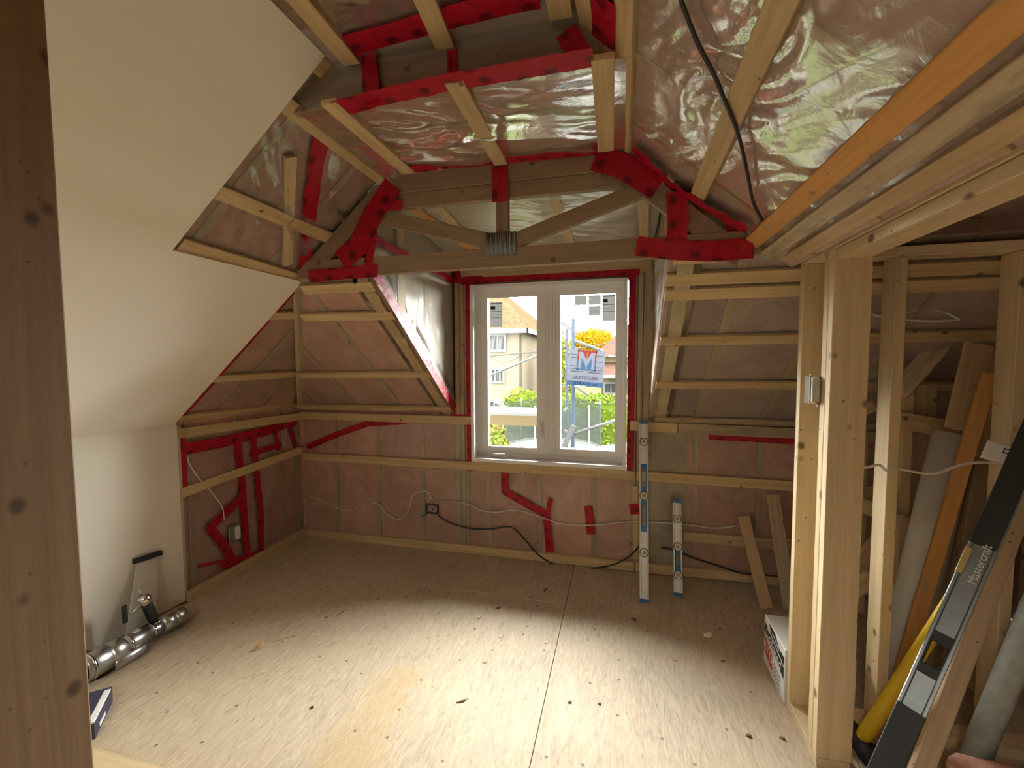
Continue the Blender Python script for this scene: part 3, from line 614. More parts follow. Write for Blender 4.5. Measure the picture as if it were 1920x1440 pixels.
tp(SR, [(1132, -10), (1134, 60), (1126, 130)], .085, NSR, ceiling_right, lift=.004)
tp(TR, [(1115, 298), (1165, 312), (1235, 352)], .11, (0, -1, 0), truss, lift=.006, jit=.003)
tp(SR, [(1188, 278), (1225, 312), (1258, 345), (1310, 378), (1360, 408), (1402, 430)], .075, NSR, ceiling_right, lift=-.004, jit=.009)
tp(TR, [(1268, 360), (1272, 420), (1262, 486)], .085, (0, -1, 0), truss, lift=.004)
tp(TR, [(1193, 462), (1260, 470), (1330, 472), (1412, 466)], .085, (0, -1, 0), truss, lift=.006, jit=.004)
tp(TR, [(1376, 415), (1386, 462)], .06, (0, -1, 0), wall_trussr, lift=-.02)
tp(TR, [(1305, 462), (1365, 446), (1405, 452)], .06, (0, -1, 0), wall_trussr, lift=-.02)
cl = lambda x, y: PX(x, y, -1.255)
tape([V((-1.255, 3.13, 1.16)), V((-1.255, 2.6, 1.57)), V((-1.255, 2.04, 2.0))], .075, (1, 0, 0), wall_dl, .006, .003)
tp(cl, [(700, 449), (760, 480), (850, 527)], .05, (1, 0, 0), wall_dl, lift=.006)
tape([V((.2, 2.06, 1.99)), V((.2, 2.2, 2.2)), V((.2, 2.05, 2.3))], .05, (-1, 0, 0), wall_dr, .006)
for pts, wd in (([(876, 519), (878, 700), (880, 884)], .045), ([(862, 527), (1030, 518), (1200, 509)], .045), ([(1186, 508), (1184, 700), (1181, 890)], .05), ([(880, 873), (1030, 883), (1190, 893)], .05), ([(855, 505), (858, 530)], .06), ([(865, 526), (905, 524)], .06), ([(845, 780), (880, 782)], .03)):
    tp(BW, pts, wd, N_B, wall_mid, lift=-.012)
tp(BW, [(574, 839), (630, 815), (690, 794), (760, 790)], .05, N_B, wall_back, lift=-.010)
for pts, wd in (([(946, 888), (946, 922), (978, 940), (1024, 966), (1031, 1036)], .06), ([(1032, 935), (1026, 972)], .035), ([(1103, 950), (1108, 1003)], .062), ([(1181, 956), (1198, 955)], .075)):
    tp(BW, pts, wd, N_B, wall_mid, lift=-.010)
tp(BW, [(1330, 818), (1490, 826)], .05, N_B, wall_br, lift=-.010)
for pts, wd in (([(338, 844), (420, 829), (500, 809), (558, 788)], .075), ([(343, 822), (347, 915)], .05), ([(447, 828), (455, 900), (459, 960), (465, 1042)], .06), ([(477, 824), (484, 900), (491, 960), (491, 1042)], .055),
                ([(470, 852), (530, 833)], .045), ([(518, 802), (523, 845)], .04), ([(545, 797), (556, 838)], .04), ([(452, 936), (395, 990), (422, 1022), (436, 1052)], .065), ([(416, 1062), (470, 1046), (497, 1034)], .065), ([(372, 1062), (430, 1050)], .02)):
    tp(LW, pts, wd, (1, 0, 0), wall_left, lift=-.009)
# ================================================================== WINDOW
win = empty('window_1', (-.53, 3.13, .755), 'white double casement window in the dormer, stickers on its glass', kind='structure')
X0, X1, Z0, Z1 = -1.117, .047, .756, 2.113
def ring(name, x0, x1, z0, z1, w, y0, y1, mat, parent):
    wl, wr, wb, wt = w if isinstance(w, tuple) else (w,)*4
    o = link(name, None, None, parent) if False else None
    bm = bmesh.new()
    for lo, hi in (((x0, y0, z0), (x0+wl, y1, z1)), ((x1-wr, y0, z0), (x1, y1, z1)), ((x0+wl, y0, z0), (x1-wr, y1, z0+wb)), ((x0+wl, y0, z1-wt), (x1-wr, y1, z1))):
        vs = [bm.verts.new((x, y, z)) for x in (lo[0], hi[0]) for y in (lo[1], hi[1]) for z in (lo[2], hi[2])]
        for f in ((0, 1, 3, 2), (4, 6, 7, 5), (0, 4, 5, 1), (2, 3, 7, 6), (0, 2, 6, 4), (1, 5, 7, 3)): bm.faces.new([vs[i] for i in f])
    bmesh.ops.recalc_face_normals(bm, faces=bm.faces); me = bpy.data.meshes.new(name); bm.to_mesh(me); bm.free()
    return link(name, me, mat, parent)
ring('window_jamb', X0, X1, Z0, Z1, .024, 3.128, 3.30, M_WHITE, win)
xm0, xm1 = -.600, -.450
SY = 3.225
ring('window_frame', X0+.024, X1-.024, Z0+.024, Z1-.024, .03, SY, SY+.07, M_WHITE, win)
wbox('mullion', (-.575, SY-.004, Z0+.05), (-.475, SY+.065, Z1-.05), M_WHITE, win)
for x0, x1, nm in ((-1.065, -.572, 'left'), (-.478, .0, 'right')):
    s = ring('sash', x0, x1, Z0+.05, Z1-.048, (.055, .045, .052, .035) if nm == 'left' else (.04, .032, .06, .03), SY+.006, SY+.05, M_WHITE, win)
    ring('glazing_bead', x0+.045 if nm == 'left' else x0+.03, x1-.035 if nm == 'left' else x1-.022, Z0+.095, Z1-.076, .012, SY+.014, SY+.03, M_WHITE2, s)
    wbox('pane', (x0+.03, SY+.026, Z0+.08), (x1-.025, SY+.030, Z1-.07), M_GLASS, s, c=.0005)
for x_ in (-.553, -.528, -.497): wbox('mullion_bead', (x_-.004, SY-.009, Z0+.05), (x_+.004, SY-.0041, Z1-.05), M_WHITE2, win)
# crank and lock
h = wbox('crank_base', (-.985, SY-.035, .779), (-.835, SY-.0, .803), M_WHITE2, win); rod('crank_handle', (-.955, SY-.04, .806), (-.86, SY-.045, .812), .009, M_WHITE, h)
h = wbox('lock_plate', (-.592, SY-.008, .95), (-.562, SY, 1.08), M_WHITE2, win); wbox('lock_lever', (-.585, SY-.022, .97), (-.569, SY-.009, 1.055), M_CHROME, h)
def print_mat(name, c, ink):
    m, nt, out = new_mat(name); tc = nd(nt, 'ShaderNodeTexCoord')
    n1 = nd(nt, 'ShaderNodeTexNoise', {'Vector': scaled(nt, tc.outputs['Object'], (160, 900, 900)), 'Scale': 1, 'Detail': 2})
    col = mix(nt, nd(nt, 'ShaderNodeMapRange', {'Value': n1.outputs[0], 1: .47, 2: .58, 3: 0.0, 4: .6}).outputs[0], c, ink)
    d1 = nd(nt, 'ShaderNodeBsdfDiffuse', {'Color': col}); d2 = nd(nt, 'ShaderNodeBsdfTranslucent', {'Color': (.03, .03, .029, 1)})
    mx = nd(nt, 'ShaderNodeMixShader', {0: .55, 1: d1.outputs[0], 2: d2.outputs[0]}); nt.links.new(mx.outputs[0], out.inputs[0]); return m
M_LABEL = print_mat('sticker_print', (.62, .61, .58), (.25, .25, .24))
GY = SY+.0245
def sticker(x0, y0, x1, y1, lb, tall):
    a = PY(x0, y0, GY); b = PY(x1, y1, GY)
    s = link('window_sticker', mesh('window_sticker', [(a.x, GY, b.z), (b.x, GY, b.z), (b.x, GY, a.z), (a.x, GY, a.z)], [(0, 1, 2, 3)]), M_LABEL); tag(s, lb, 'sticker', 'stickers on the window glass')
    if tall:
        w_ = b.x-a.x; h_ = a.z-b.z
        for f, hh in ((.04, .012), (.16, .05), (.36, .008), (.5, .006), (.62, .006)):
            wbox('print_bar', (a.x+w_*.04, GY-.0008, a.z-h_*f-hh*.5), (a.x+w_*(.95 if hh < .03 else .42), GY-.0002, a.z-h_*f), M_BLKPL, s, c=.0001)
sticker(919, 567, 942, 613, 'tall printed paper sticker at top of left window pane', True)
sticker(1129.5, 553, 1153.5, 602, 'tall printed paper sticker at top right of right window pane', True)
sticker(1077.5, 555, 1100, 572, 'small grey sticker on right pane, leftmost of the three small ones', False)
sticker(1103.5, 554, 1126.5, 571, 'small grey sticker on right pane, upper one beside tall sticker', False)
sticker(1103.5, 574, 1126.5, 591, 'small grey sticker on right pane, lower one beside tall sticker', False)
# PART3
# ================================================================== PARTITION on the right
part = empty('wall_partition', (.78, 1.9, 0), 'open stud partition of new lumber around the closet on the right', kind='structure')
wbox('bottom_plate', (.735, 1.775, 0), (.845, 2.08, .038), M_STUD, part); wbox('bottom_plate', (.847, 1.99, 0), (2.2, 2.08, .038), M_STUD, part)
wbox('stud', (.735, 2.042, .038), (.818, 2.08, 1.936), M_STUD, part)
wbox('stud', (.820, 1.985, .038), (.858, 2.08, 1.936), M_STUD, part)
wbox('stud', (.735, 1.779, .038), (.852, 1.816, 1.936), M_STUD, part); wbox('stud', (.735, 1.818, .038), (.852, 1.856, 1.936), M_STUD, part)
wbox('stud', (1.03, 1.99, .038), (1.068, 2.08, 1.936), M_STUD, part)
wbox('stud', (1.412, 1.99, .038), (1.45, 2.08, 1.936), M_STUD, part)
wbox('stud', (1.85, 1.99, .038), (1.888, 2.08, 1.936), M_STUD, part)
wbox('top_plate', (.735, -1.6, 1.938), (.845, 2.08, 1.976), M_STUD, part); wbox('top_plate', (.862, 1.99, 1.938), (2.2, 2.08, 1.976), M_STUD, part)
wbox('header', (.740, -1.6, 1.899), (.845, 1.777, 1.936), M_STUD, part)
# framing inside the closet
cf = empty('wall_closet', (1.5, 2.5, 0), 'rough knee wall framing at the back of the closet, old braces and blocking', kind='structure')
def cb(a, b, Ya, Yb, w_, mat=M_FRAME, n=(0, -1, 0), t=.038, name='brace'):
    return board(name, PY(*a, Ya), PY(*b, Yb), w_, t, n, mat, cf)
cb((1896, 495), (1680, 740), 2.56, 2.56, .085, M_OLD, (-.55, -1, .2), .09)
cb((1680, 787), (1800, 808), 2.52, 2.52, .085, M_OFFCUT, name='blocking')
cb((1705, 725), (1690, 1120), 2.55, 2.55, .045, M_FRAME, name='stud'); cb((1733, 722), (1722, 1100), 2.60, 2.60, .11, M_FRAME, name='stud')
cb((1600, 940), (1760, 1010), 2.5, 2.5, .07, M_FRAME); cb((1570, 1120), (1660, 1010), 2.6, 2.6, .08, M_FRAME)
cb((1598, 780), (1640, 760), 2.7, 2.7, .06, M_FRAME); cb((1612, 820), (1606, 1150), 2.75, 2.75, .08, M_FRAME, name='stud')
cb((1590, 1120), (1640, 1085), 2.3, 2.3, .06, M_FRAME); cb((1770, 1170), (1880, 1260), 2.3, 2.3, .06, M_OFFCUT); cb((1760, 1230), (1850, 1300), 2.3, 2.3, .06, M_OFFCUT)
cb((1860, 640), (1850, 1000), 2.6, 2.6, .09, M_FRAME, name='stud'); cb((1780, 1000), (1775, 1330), 2.7, 2.7, .09, M_FRAME, name='stud')
tp(lambda x, y: PY(x, y, 2.62), [(1850, 610), (1830, 650)], .1, (0, -1, 0), cf)
# ---- electrical box on the jamb studs
eb = empty('electrical_box', (.73, 1.885, 1.37), 'shiny metal electrical box fixed to the partition stud', 'electrical box')
bm0 = wbox('box_shell', (.700, 1.860, 1.375), (.745, 1.905, 1.478), M_CHROME, eb)
wbox('box_bracket', (.705, 1.845, 1.383), (.734, 1.858, 1.472), M_STEEL, eb); rod('clamp_screw', (.712, 1.88, 1.478), (.712, 1.88, 1.49), .004, M_CHROME, eb); rod('clamp_screw', (.735, 1.88, 1.362), (.735, 1.88, 1.376), .004, M_CHROME, eb)
# ================================================================== FOREGROUND post and plate
ff = empty('wall_doorway', (-.92, .46, 0), 'doorway framing beside the camera, dark knotty post and floor plate', kind='structure')
wbox('post', (-.94, .40, 0), (-.90, .520, 2.5), M_POST, ff, c=.0035)
wbox('floor_plate', (-2.30, 1.06, 0), (-.75, 1.150, .038), M_STUD, ff)
# ================================================================== CABLES
def cable(name, f, pts, r, mat, n, off, label):
    n = V(n); o = tube(name, [f(*p)+n*off for p in pts], r, mat); return tag(o, label, 'cable')
cable('white_cable', BW, [(1388, 986), (1340, 991), (1285, 984), (1185, 979), (1120, 985), (1060, 984), (1030, 976), (990, 962), (960, 957), (930, 961), (900, 957), (875, 945), (840, 941), (815, 944)], .0045, M_CABLEW, N_B, -.008, 'thin white cable sagging across the wall under the window')
cable('white_cable', BW, [(808, 938), (800, 922), (775, 928), (766, 955), (750, 975), (725, 965), (705, 944), (670, 952), (645, 957), (610, 943), (574, 929)], .004, M_CABLEW, N_B, -.010, 'thin white cable looping left of the wall box to the corner')
cable('black_cable', BW, [(822, 966), (840, 978), (880, 990), (920, 991), (958, 988), (985, 1012), (1010, 1040), (1040, 1058), (1075, 1066), (1110, 1065), (1150, 1058), (1180, 1042), (1200, 1022)], .006, M_CABLEB, N_B, .006, 'black cable drooping from the wall box down to the floor plate')
cable('black_cable', BW, [(1240, 1027), (1265, 1032), (1300, 1046), (1350, 1062), (1390, 1075), (1425, 1078), (1470, 1082)], .006, M_CABLEB, N_B, -.002, 'short black cable behind the smaller level and leaning offcuts')
cable('black_cable', SR, [(1262, -60), (1283, 0), (1312, 75), (1340, 130), (1357, 170), (1385, 240), (1398, 290), (1406, 330), (1415, 375), (1432, 410)], .0055, M_CABLEB, NSR, .007, 'black cable running over the wrinkled plastic of the right slope')
cable('white_cable', lambda x, y: PZ(x, y, 2.01), [(1900, 215), (1838, 268), (1760, 330), (1710, 365), (1660, 378), (1641, 392)], .005, M_CABLEW, (0, 0, -1), 0, 'pale cable in the dark gap above the partition plate')
cable('white_cable', lambda x, y: PY(x, y, 2.35), [(1600, 565), (1640, 590), (1680, 590), (1730, 580), (1770, 585), (1800, 600)], .005, M_CABLEW, (0, -1, 0), 0, 'pale cable crossing behind the partition studs, upper of two')
cable('white_cable', lambda x, y: PY(x, y, 2.38), [(1600, 580), (1650, 595), (1700, 600), (1750, 602), (1795, 600)], .005, M_CABLEW, (0, -1, 0), 0, 'pale cable crossing behind the partition studs, lower of two')
cable('grey_cable', lambda x, y: PY(x, y, 1.975), [(1600, 876), (1625, 876), (1648, 872), (1662, 882), (1690, 880), (1735, 888), (1765, 885), (1800, 872), (1840, 867), (1882, 869)], .005, M_CABLEW, (0, -1, 0), 0, 'grey cable strung across the closet studs at waist height')
# left wall receptacle
cable('white_cable', LW, [(354, 856), (358, 872), (378, 900), (400, 925), (418, 950), (422, 975)], .0045, M_CABLEW, (1, 0, 0), -.009, 'white cable hanging down the left wall to the receptacle')
c = LW(441, 1000)
rb = empty('wall_receptacle', c, 'white electrical receptacle in a box on the taped left wall', 'receptacle')
wbox('box', (XLW-.02, c.y-.045, c.z-.06), (XLW-.004, c.y+.045, c.z+.06), M_STEEL, rb); wbox('receptacle', (XLW-.004, c.y+.0, c.z-.045), (XLW+.010, c.y+.038, c.z+.045), M_WHITE2, rb)
wbox('yoke', (XLW-.004, c.y+.010, c.z-.062), (XLW+.0, c.y+.028, c.z+.062), M_CHROME, rb); wbox('yoke_screw', (XLW+.010, c.y+.015, c.z-.004), (XLW+.012, c.y+.022, c.z+.004), M_STEEL, rb)
c = BW(808, 955)
wb_ = empty('wall_box', c, 'dark green electrical box with loose wires left of the window', 'electrical box')
ring('box_shell', c.x-.055, c.x+.055, c.z-.04, c.z+.035, .006, DW+.004, DW+.04, plain('green_box', (.06, .09, .07), .5), wb_)
wbox('box_back', (c.x-.05, DW+.035, c.z-.035), (c.x+.05, DW+.04, c.z+.03), M_BLKPL, wb_)
tube('loose_wire', [c+V((.02, .02, 0)), c+V((-.01, -.01, -.02)), c+V((-.05, -.02, -.045)), c+V((-.085, -.015, -.07))], .004, M_CABLEB, wb_)
tube('loose_wire', [c+V((-.02, .02, .01)), c+V((.0, -.012, .0)), c+V((.03, -.01, -.012)), c+V((.045, .01, 0))], .003, M_CABLEW, wb_)
# ================================================================== LEVELS
def level(name, base, top, w_, t, label, vials, grips, mat, capmat, width_dir=(1, 0, 0), nrm=None, ring_m=M_WHITE2):
    base = V(base); top = V(top); L = (top-base).length
    e = empty(name, base, label, 'spirit level'); x = (top-base).normalized(); n = V(width_dir).cross(x)
    if n.y > 0: n = -n
    if nrm is not None: n = V(nrm)
    M = frame(base, x, n)
    def loc(lo, hi, nm, m, parent=e): return wbox(nm, lo, hi, m, parent, M=M)
    # body: rails and web, open at the hand holes
    cuts = sorted([(a, b) for a, b in grips]); pos = .02*L; 
    loc((.0, -w_/2, -t), (.022, w_/2, 0), 'end_cap', capmat); loc((L-.022, -w_/2, -t), (L, w_/2, 0), 'end_cap', capmat)
    for s in (-1, 1):
        y0, y1 = (-w_/2, -w_/2+.010) if s < 0 else (w_/2-.010, w_/2)
        loc((.022, y0, -t), (L-.022, y1, 0), 'rail', mat)
    seg = [.022]+[v for c_ in cuts for v in c_]+[L-.022]
    for i in range(0, len(seg), 2):
        loc((seg[i], -w_/2+.010, -t*.72), (seg[i+1], w_/2-.010, -t*.2), 'web', mat)
    for a, b in cuts:
        for q0, q1 in ((a-.03, a+.004), (b-.004, b+.03)): loc((q0, -w_/2+.009, -t*.8), (q1, w_/2-.009, -t*.1), 'grip_frame', M_BLUE if capmat == M_BLUE else capmat)
        loc((a, -w_/2+.009, -t*.8), (b, -w_/2+.016, -t*.1), 'grip_edge', M_BLUE if capmat == M_BLUE else capmat); loc((a, w_/2-.016, -t*.8), (b, w_/2-.009, -t*.1), 'grip_edge', M_BLUE if capmat == M_BLUE else capmat)
    for v in vials:
        R = w_*.46
        Mv = M @ Matrix.Translation((v, 0, -.002)) @ Matrix.Rotation(math.radians(-90), 4, 'Y')
        vg = lathe('vial_housing', [(0, R*1.05), (.004, R*1.05)], Mv, M_BLKPL, e)
        lathe('vial_ring', [(.004, R*.52), (.0041, R*.86), (.008, R*.86), (.0081, R*.52)], Mv, ring_m, vg)
        lathe('vial', [(.0081, R*.50), (.0095, R*.50)], Mv, plain('vial_amber', (.45, .30, .10), .2) if 'vial_amber' not in MATS else MATS['vial_amber'], vg)
    return e, M, L
b0 = PZ(1208, 1131, 0); t0 = V((b0.x+.0, 3.105, 1.118)); 
level('spirit_level', b0+V((0, 0, .002)), t0, .058, .026, 'long silver and blue spirit level leaning beside the window', [.30, .66, 1.02], [(.46, .60), (.71, .84)], M_ALU, M_BLUE)
b1 = PZ(1272, 1119, 0); t1 = V((b1.x+.008, 3.105, .575))
level('spirit_level', b1+V((0, 0, .002)), t1, .057, .026, 'short silver and blue spirit level leaning right of the long one', [.13, .305, .485], [(.18, .26)], M_ALU, M_BLUE)
# grey box level in the closet
P1, P2 = PY(1700, 1350, 1.50), PY(1900, 900, 1.76); d = (P2-P1).normalized(); Pb = P1-d*(P1.z/d.z); Pt = Pb+d*1.82
e, Mx, L = level('spirit_level', Pb+V((0, 0, .002)), Pt, .068, .022, 'long grey spirit level with black ends leaning in the closet', [], [(.72, .80)], M_LEVELG, M_BLKPL, nrm=(-.62, -.78, 0))
def along_px(px_, py_):   # distance along the level nearest to that sight line
    best = min(range(400), key=lambda i: (lambda q: (q[0]-px_)**2+(q[1]-py_)**2)(proj(Pb+d*(L*i/400))))
    return L*best/400
def proj(p):
    r_ = V(p)-EYE; return (960+F*r_.dot(RT)/r_.dot(FWD), 720+F*r_.dot(DN)/r_.dot(FWD))
s0, s1 = along_px(1832, 1050), along_px(1700, 1340)
wbox('dark_wrap', (0.02, -.0345, -.023), (s1+.02, .0345, .0015), M_BLKPL, e, M=Mx); wbox('dark_wrap', (s0+.05, -.030, -.023), (L-.02, .0345, .0012), M_BLKPL, e, M=Mx)
wbox('vial_window', (s0-.06, .018, -.025), (s0+.03, .036, .002), plain('amber_block', (.50, .38, .14), .3), e, M=Mx)
text('lettering', 'Mastercraft', .030, Mx @ Matrix.Translation((s0-.01, -.008, .002)) @ Matrix.Identity(4), M_WHITE2, e)
# ================================================================== LUMBER AND TOOLS IN THE CLOSET
def lumber(name, a, b, w_, t, mat, label, n=(0, -1, .2), cat='lumber', grp='lumber leaning in the closet'):
    e = board(name, a, b, w_, t, n, mat); return tag(e, label, cat, grp)
lumber('lumber_board', PY(1690, 1268, 2.13), PY(1858, 700, 2.20), .05, .04, M_ORANGE, 'orange lumber leaning against the grey roll in the closet', (-.45, -1, .1))
lumber('lumber_board', PY(1745, 1290, 2.2), PY(1868, 660, 2.45), .08, .04, M_FRAME, 'brown lumber leaning just right of the orange board')
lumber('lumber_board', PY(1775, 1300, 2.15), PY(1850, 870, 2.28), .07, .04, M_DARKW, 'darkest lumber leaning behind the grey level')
lumber('plywood_offcut', PY(1800, 806, 2.24), PY(1838, 645, 2.30), .10, .016, M_FRAME, 'wide plywood offcut standing on top of the grey roll', cat='plywood')
P3, P4 = PY(1775, 1330, 1.62), PY(1905, 985, 1.84); d2 = (P4-P3).normalized(); Q = P3-d2*(P3.z/d2.z-.002)
lumber('lumber_board', Q, Q+d2*1.75, .05, .036, M_FRAME, 'brown lumber leaning directly behind the grey level', (-.3, -1, .3))
# roll of vinyl
ra, rb_ = V((1.27, 2.32, .0)), PY(1790, 812, 2.36); dd = (rb_-ra)
Mr = frame(ra+dd.normalized()*.03, dd, (0, -1, 0))
rl = empty('vinyl_roll', ra, 'grey rolled vinyl sheet leaning behind the closet studs', 'roll')
lathe('roll', [(0, .098), (.1, .094), (.5, .080), (dd.length-.03, .075)], Mr, M_GREYTUBE, rl, sides=36)
vs = []; 
for i in range(30):
    x = dd.length*.92*i/29; r1 = .1-.02*min(1, i/14); a0 = math.radians(150)
    for k in range(3): vs.append(Mr @ V((x, -(r1+.003+.012*k), -.02+.004*k)))
fs = [(i*3+k, i*3+k+1, i*3+k+4, i*3+k+3) for i in range(29) for k in range(2)]
lf = link('loose_edge', mesh('loose_edge', vs, fs, True), M_WHITE2, rl); lf.modifiers.new('thickness', 'SOLIDIFY').thickness = .003
# sledgehammer
hb = PZ(1612, 1392, .045); ht = PY(1842, 1042, 1.80)
sg = empty('sledgehammer', (hb.x, hb.y, 0), 'sledgehammer with yellow handle and black head in the closet', 'hammer')
dv = (ht-hb).normalized(); Mh = frame(hb, dv, (0, -1, 0)); Lh = (ht-hb).length
lathe('handle', [(.0, .024), (.06, .026), (Lh*.5, .024), (Lh*.92, .026), (Lh, .022)], Mh, M_YELLOW, sg)
Mhd = frame(hb-V((0, 0, 0)), V((.35, -.75, -.25)), dv) @ Matrix.Translation((-.075, 0, 0))
lathe('head', [(0, .034), (.012, .042), (.045, .042), (.06, .036), (.09, .036), (.105, .042), (.138, .042), (.15, .034)], Mhd, M_BLKPL, sg, sides=8)
# chalky pipe and insulation bundle
lowp, topp = PY(1842, 1385, 1.87), PY(1935, 1160, 1.93)
dp = (topp-lowp).normalized()
pp = empty('pipe_length', lowp-dp*.12, 'chalky grey pipe leaning at the right edge of the picture', 'pipe')
lathe('pipe', [(0, .040), (1.1, .040)], frame(lowp-dp*.12, dp, (0, -1, 0)), M_PIPE, pp); lathe('pipe_end', [(1.1, .043), (1.13, .043)], frame(lowp-dp*.12, dp, (0, -1, 0)), M_GREY, pp)
def lump(name, lo, hi, mat, parent=None, seed=0, cuts=10, amp=.04):
    bm = bmesh.new(); bmesh.ops.create_cube(bm, size=1)
    bmesh.ops.subdivide_edges(bm, edges=bm.edges, cuts=cuts, use_grid_fill=True)
    lo = V(lo); hi = V(hi); c_ = (lo+hi)/2; d_ = hi-lo
    for v in bm.verts:
        p = v.co*2; q = V([max(-1, min(1, c)) for c in p]); l4 = (abs(q.x)**6+abs(q.y)**6+abs(q.z)**6)**(1/6); q = q/l4
        v.co = V((c_.x+q.x*d_.x/2, c_.y+q.y*d_.y/2, c_.z+q.z*d_.z/2))
        v.co += V((noise.noise(v.co*7+V((seed, 0, 0))), noise.noise(v.co*7+V((0, seed, 5))), noise.noise(v.co*9+V((3, 0, seed))) if v.co.z > lo.z+.02 else 0))*amp
        v.co.z = max(v.co.z, lo.z)
    me = bpy.data.meshes.new(name); bm.to_mesh(me); bm.free()
    for p in me.polygons: p.use_smooth = True
    return link(name, me, mat, parent)
tag(lump('insulation_bundle', (1.10, 1.32, 0), (1.75, 1.80, .17), M_PINK, seed=3), 'crumpled pink insulation batt on the closet floor, bottom right corner', 'insulation')
# white tag on the stud
tg = empty('paper_tag', PY(1874, 850, 1.97), 'small white printed tag stuck across the closet stud above the cable', 'tag')
ta, tb = PY(1846, 842, 1.97), PY(1903, 858, 1.97); 
board('card', ta, tb, .07, .003, (0, -1, 0), M_WHITE2, tg); Mt_ = frame(tb-(tb-ta)*.02+V((0, -.0005, 0)), tb-ta, (0, -1, 0))
wbox('print_mark', (-.04, .004, 0), (-.005, .008, .001), M_BLKPL, tg, M=Mt_, c=.0002); wbox('print_mark', (-.04, .020, 0), (-.005, .024, .001), M_BLKPL, tg, M=Mt_, c=.0002); wbox('print_mark', (-.04, .008, 0), (-.036, .020, .001), M_BLKPL, tg, M=Mt_, c=.0002)
# ================================================================== OFFCUTS leaning on the back wall
lumber('wood_offcut', PZ(1438, 1140, .004), PY(1394, 968, 3.112), .072, .019, M_OFFCUT, 'shorter wooden offcut leaning on the back wall, left of the pair', (0, -1, .3), 'offcut', 'offcuts by the partition')
lumber('wood_offcut', PZ(1482, 1143, .004), PY(1450, 928, 3.112), .075, .019, M_OLD, 'taller grey-brown offcut leaning on the back wall beside partition', (0, -1, .3), 'offcut', 'offcuts by the partition')
# ================================================================== NAIL BOX
nbx = empty('nail_box', (.86, 2.22, 0), 'white cardboard box of collated nails with black band and red panel', 'box')
bx0, bx1, by0, by1, bz = .727, 1.0, 2.085, 2.365, .247
M_CARD = plain('white_card', (.80, .78, .75), .6, var=.06)
M_REDP = plain('red_print', (.62, .05, .05), .5); M_BLKP = plain('black_print', (.025, .025, .025), .5)
wbox('carton', (bx0, by0, .001), (bx1, by1, bz), M_CARD, nbx, c=.004)
# printed left face (plane x = bx0): local x runs along -Y (towards the viewer), local y up
Mf = frame((bx0-.0006, by1, 0), (0, -1, 0), (-1, 0, 0))
def face_poly(name, pts, mat, dz=0): return prism(name, pts, .0004, Mf @ Matrix.Translation((0, 0, dz)), mat, nbx)
face_poly('black_band', [(.004, .215), (.272, .135+.02), (.272, .105), (.004, .165)], M_BLKP)
face_poly('black_band', [(.07, .243), (.15, .243), (.20, .205), (.272, .205), (.272, .165), (.16, .19), (.10, .205)], M_BLKP)
face_poly('white_dash', [(.12, .225), (.21, .200), (.21, .193), (.12, .217)], M_WHITE2, .0005)
face_poly('red_panel', [(.006, .148), (.125, .115), (.125, .035), (.006, .068)], M_REDP)
text('lettering', 'Collated', .062, Mf @ Matrix.Translation((.135, .160, .0006)) @ Matrix.Rotation(math.radians(-14), 4, 'Z'), M_WHITE2, nbx)
text('lettering', 'RTD', .066, Mf @ Matrix.Translation((.066, .092, .0006)) @ Matrix.Rotation(math.radians(-14), 4, 'Z'), M_WHITE2, nbx)
for k in range(4): face_poly('small_print', [(.15, .095-.018*k), (.235, .077-.018*k), (.235, .070-.018*k), (.15, .088-.018*k)], M_LABEL)
for z in (.19, .13, .07): wbox('front_print', (.93, by0-.001, z), (.96, by0-.0002, z+.014), M_BLKP, nbx, c=.0001)
# ================================================================== NAILER on the floor at the left
na, nb2 = V((-2.475, 1.40, .075)), V((-2.475, 1.90, .07))
gun = empty('floor_nailer', (-2.475, 1.6, 0), 'silver pneumatic nailer with black grip lying by the drywall', 'nailer')
Mg = frame(na, nb2-na, (0, 0, 1))
lathe('rear_cap', [(-.12, .03), (-.10, .046), (-.01, .054), (0, .05)], Mg, M_BLKPL, gun)
lathe('motor_shell', [(0, .056), (.01, .062), (.10, .064), (.105, .060), (.112, .064), (.17, .062), (.178, .052)], Mg, M_STEEL, gun)
lathe('barrel', [(.178, .046), (.20, .050), (.27, .050), (.28, .040), (.34, .034), (.36, .036)], Mg, M_STEEL, gun)
lathe('nose', [(.36, .040), (.37, .050), (.42, .052), (.425, .047), (.435, .052), (.475, .050), (.49, .040), (.50, .030)], Mg, M_STEEL, gun)
lathe('side_canister', [(.10, .022), (.11, .03), (.24, .03), (.25, .02)], Mg @ Matrix.Translation((0, -.045, -.035)), M_STEEL, gun)
for x_ in (.02, .19, .31): lathe('clamp_band', [(x_, .066 if x_ < .1 else .052 if x_ < .25 else .040), (x_+.012, .066 if x_ < .1 else .052 if x_ < .25 else .040)], Mg, M_CHROME, gun)
for k in range(3): wbox('vent_slot', (.225+.012*k, -.020, .048), (.230+.012*k, .012, .0512), M_WHITE2, gun, M=Mg, c=.0003)
hd = V((-2.49, 1.745, .11)); hu = V((-.02, -.05, .20)); Mhh = frame(hd, hu, (1, 0, 0))
lathe('grip', [(0, .020), (.02, .026), (.10, .024), (.115, .026)], Mhh, M_BLACK, gun); lathe('handle_cap', [(.115, .024), (.125, .030), (.15, .032), (.165, .026), (.175, .012)], Mhh, M_CHROME, gun)
lathe('trigger_collar', [(-.03, .028), (0, .026)], Mhh, M_CHROME, gun)
lathe('air_fitting', [(0, .008), (.03, .006), (.045, .002)], frame(hd+hu.normalized()*.165+V((0, -.01, 0)), (.0, -.15, 1), (1, 0, 0)), M_STEEL, gun)
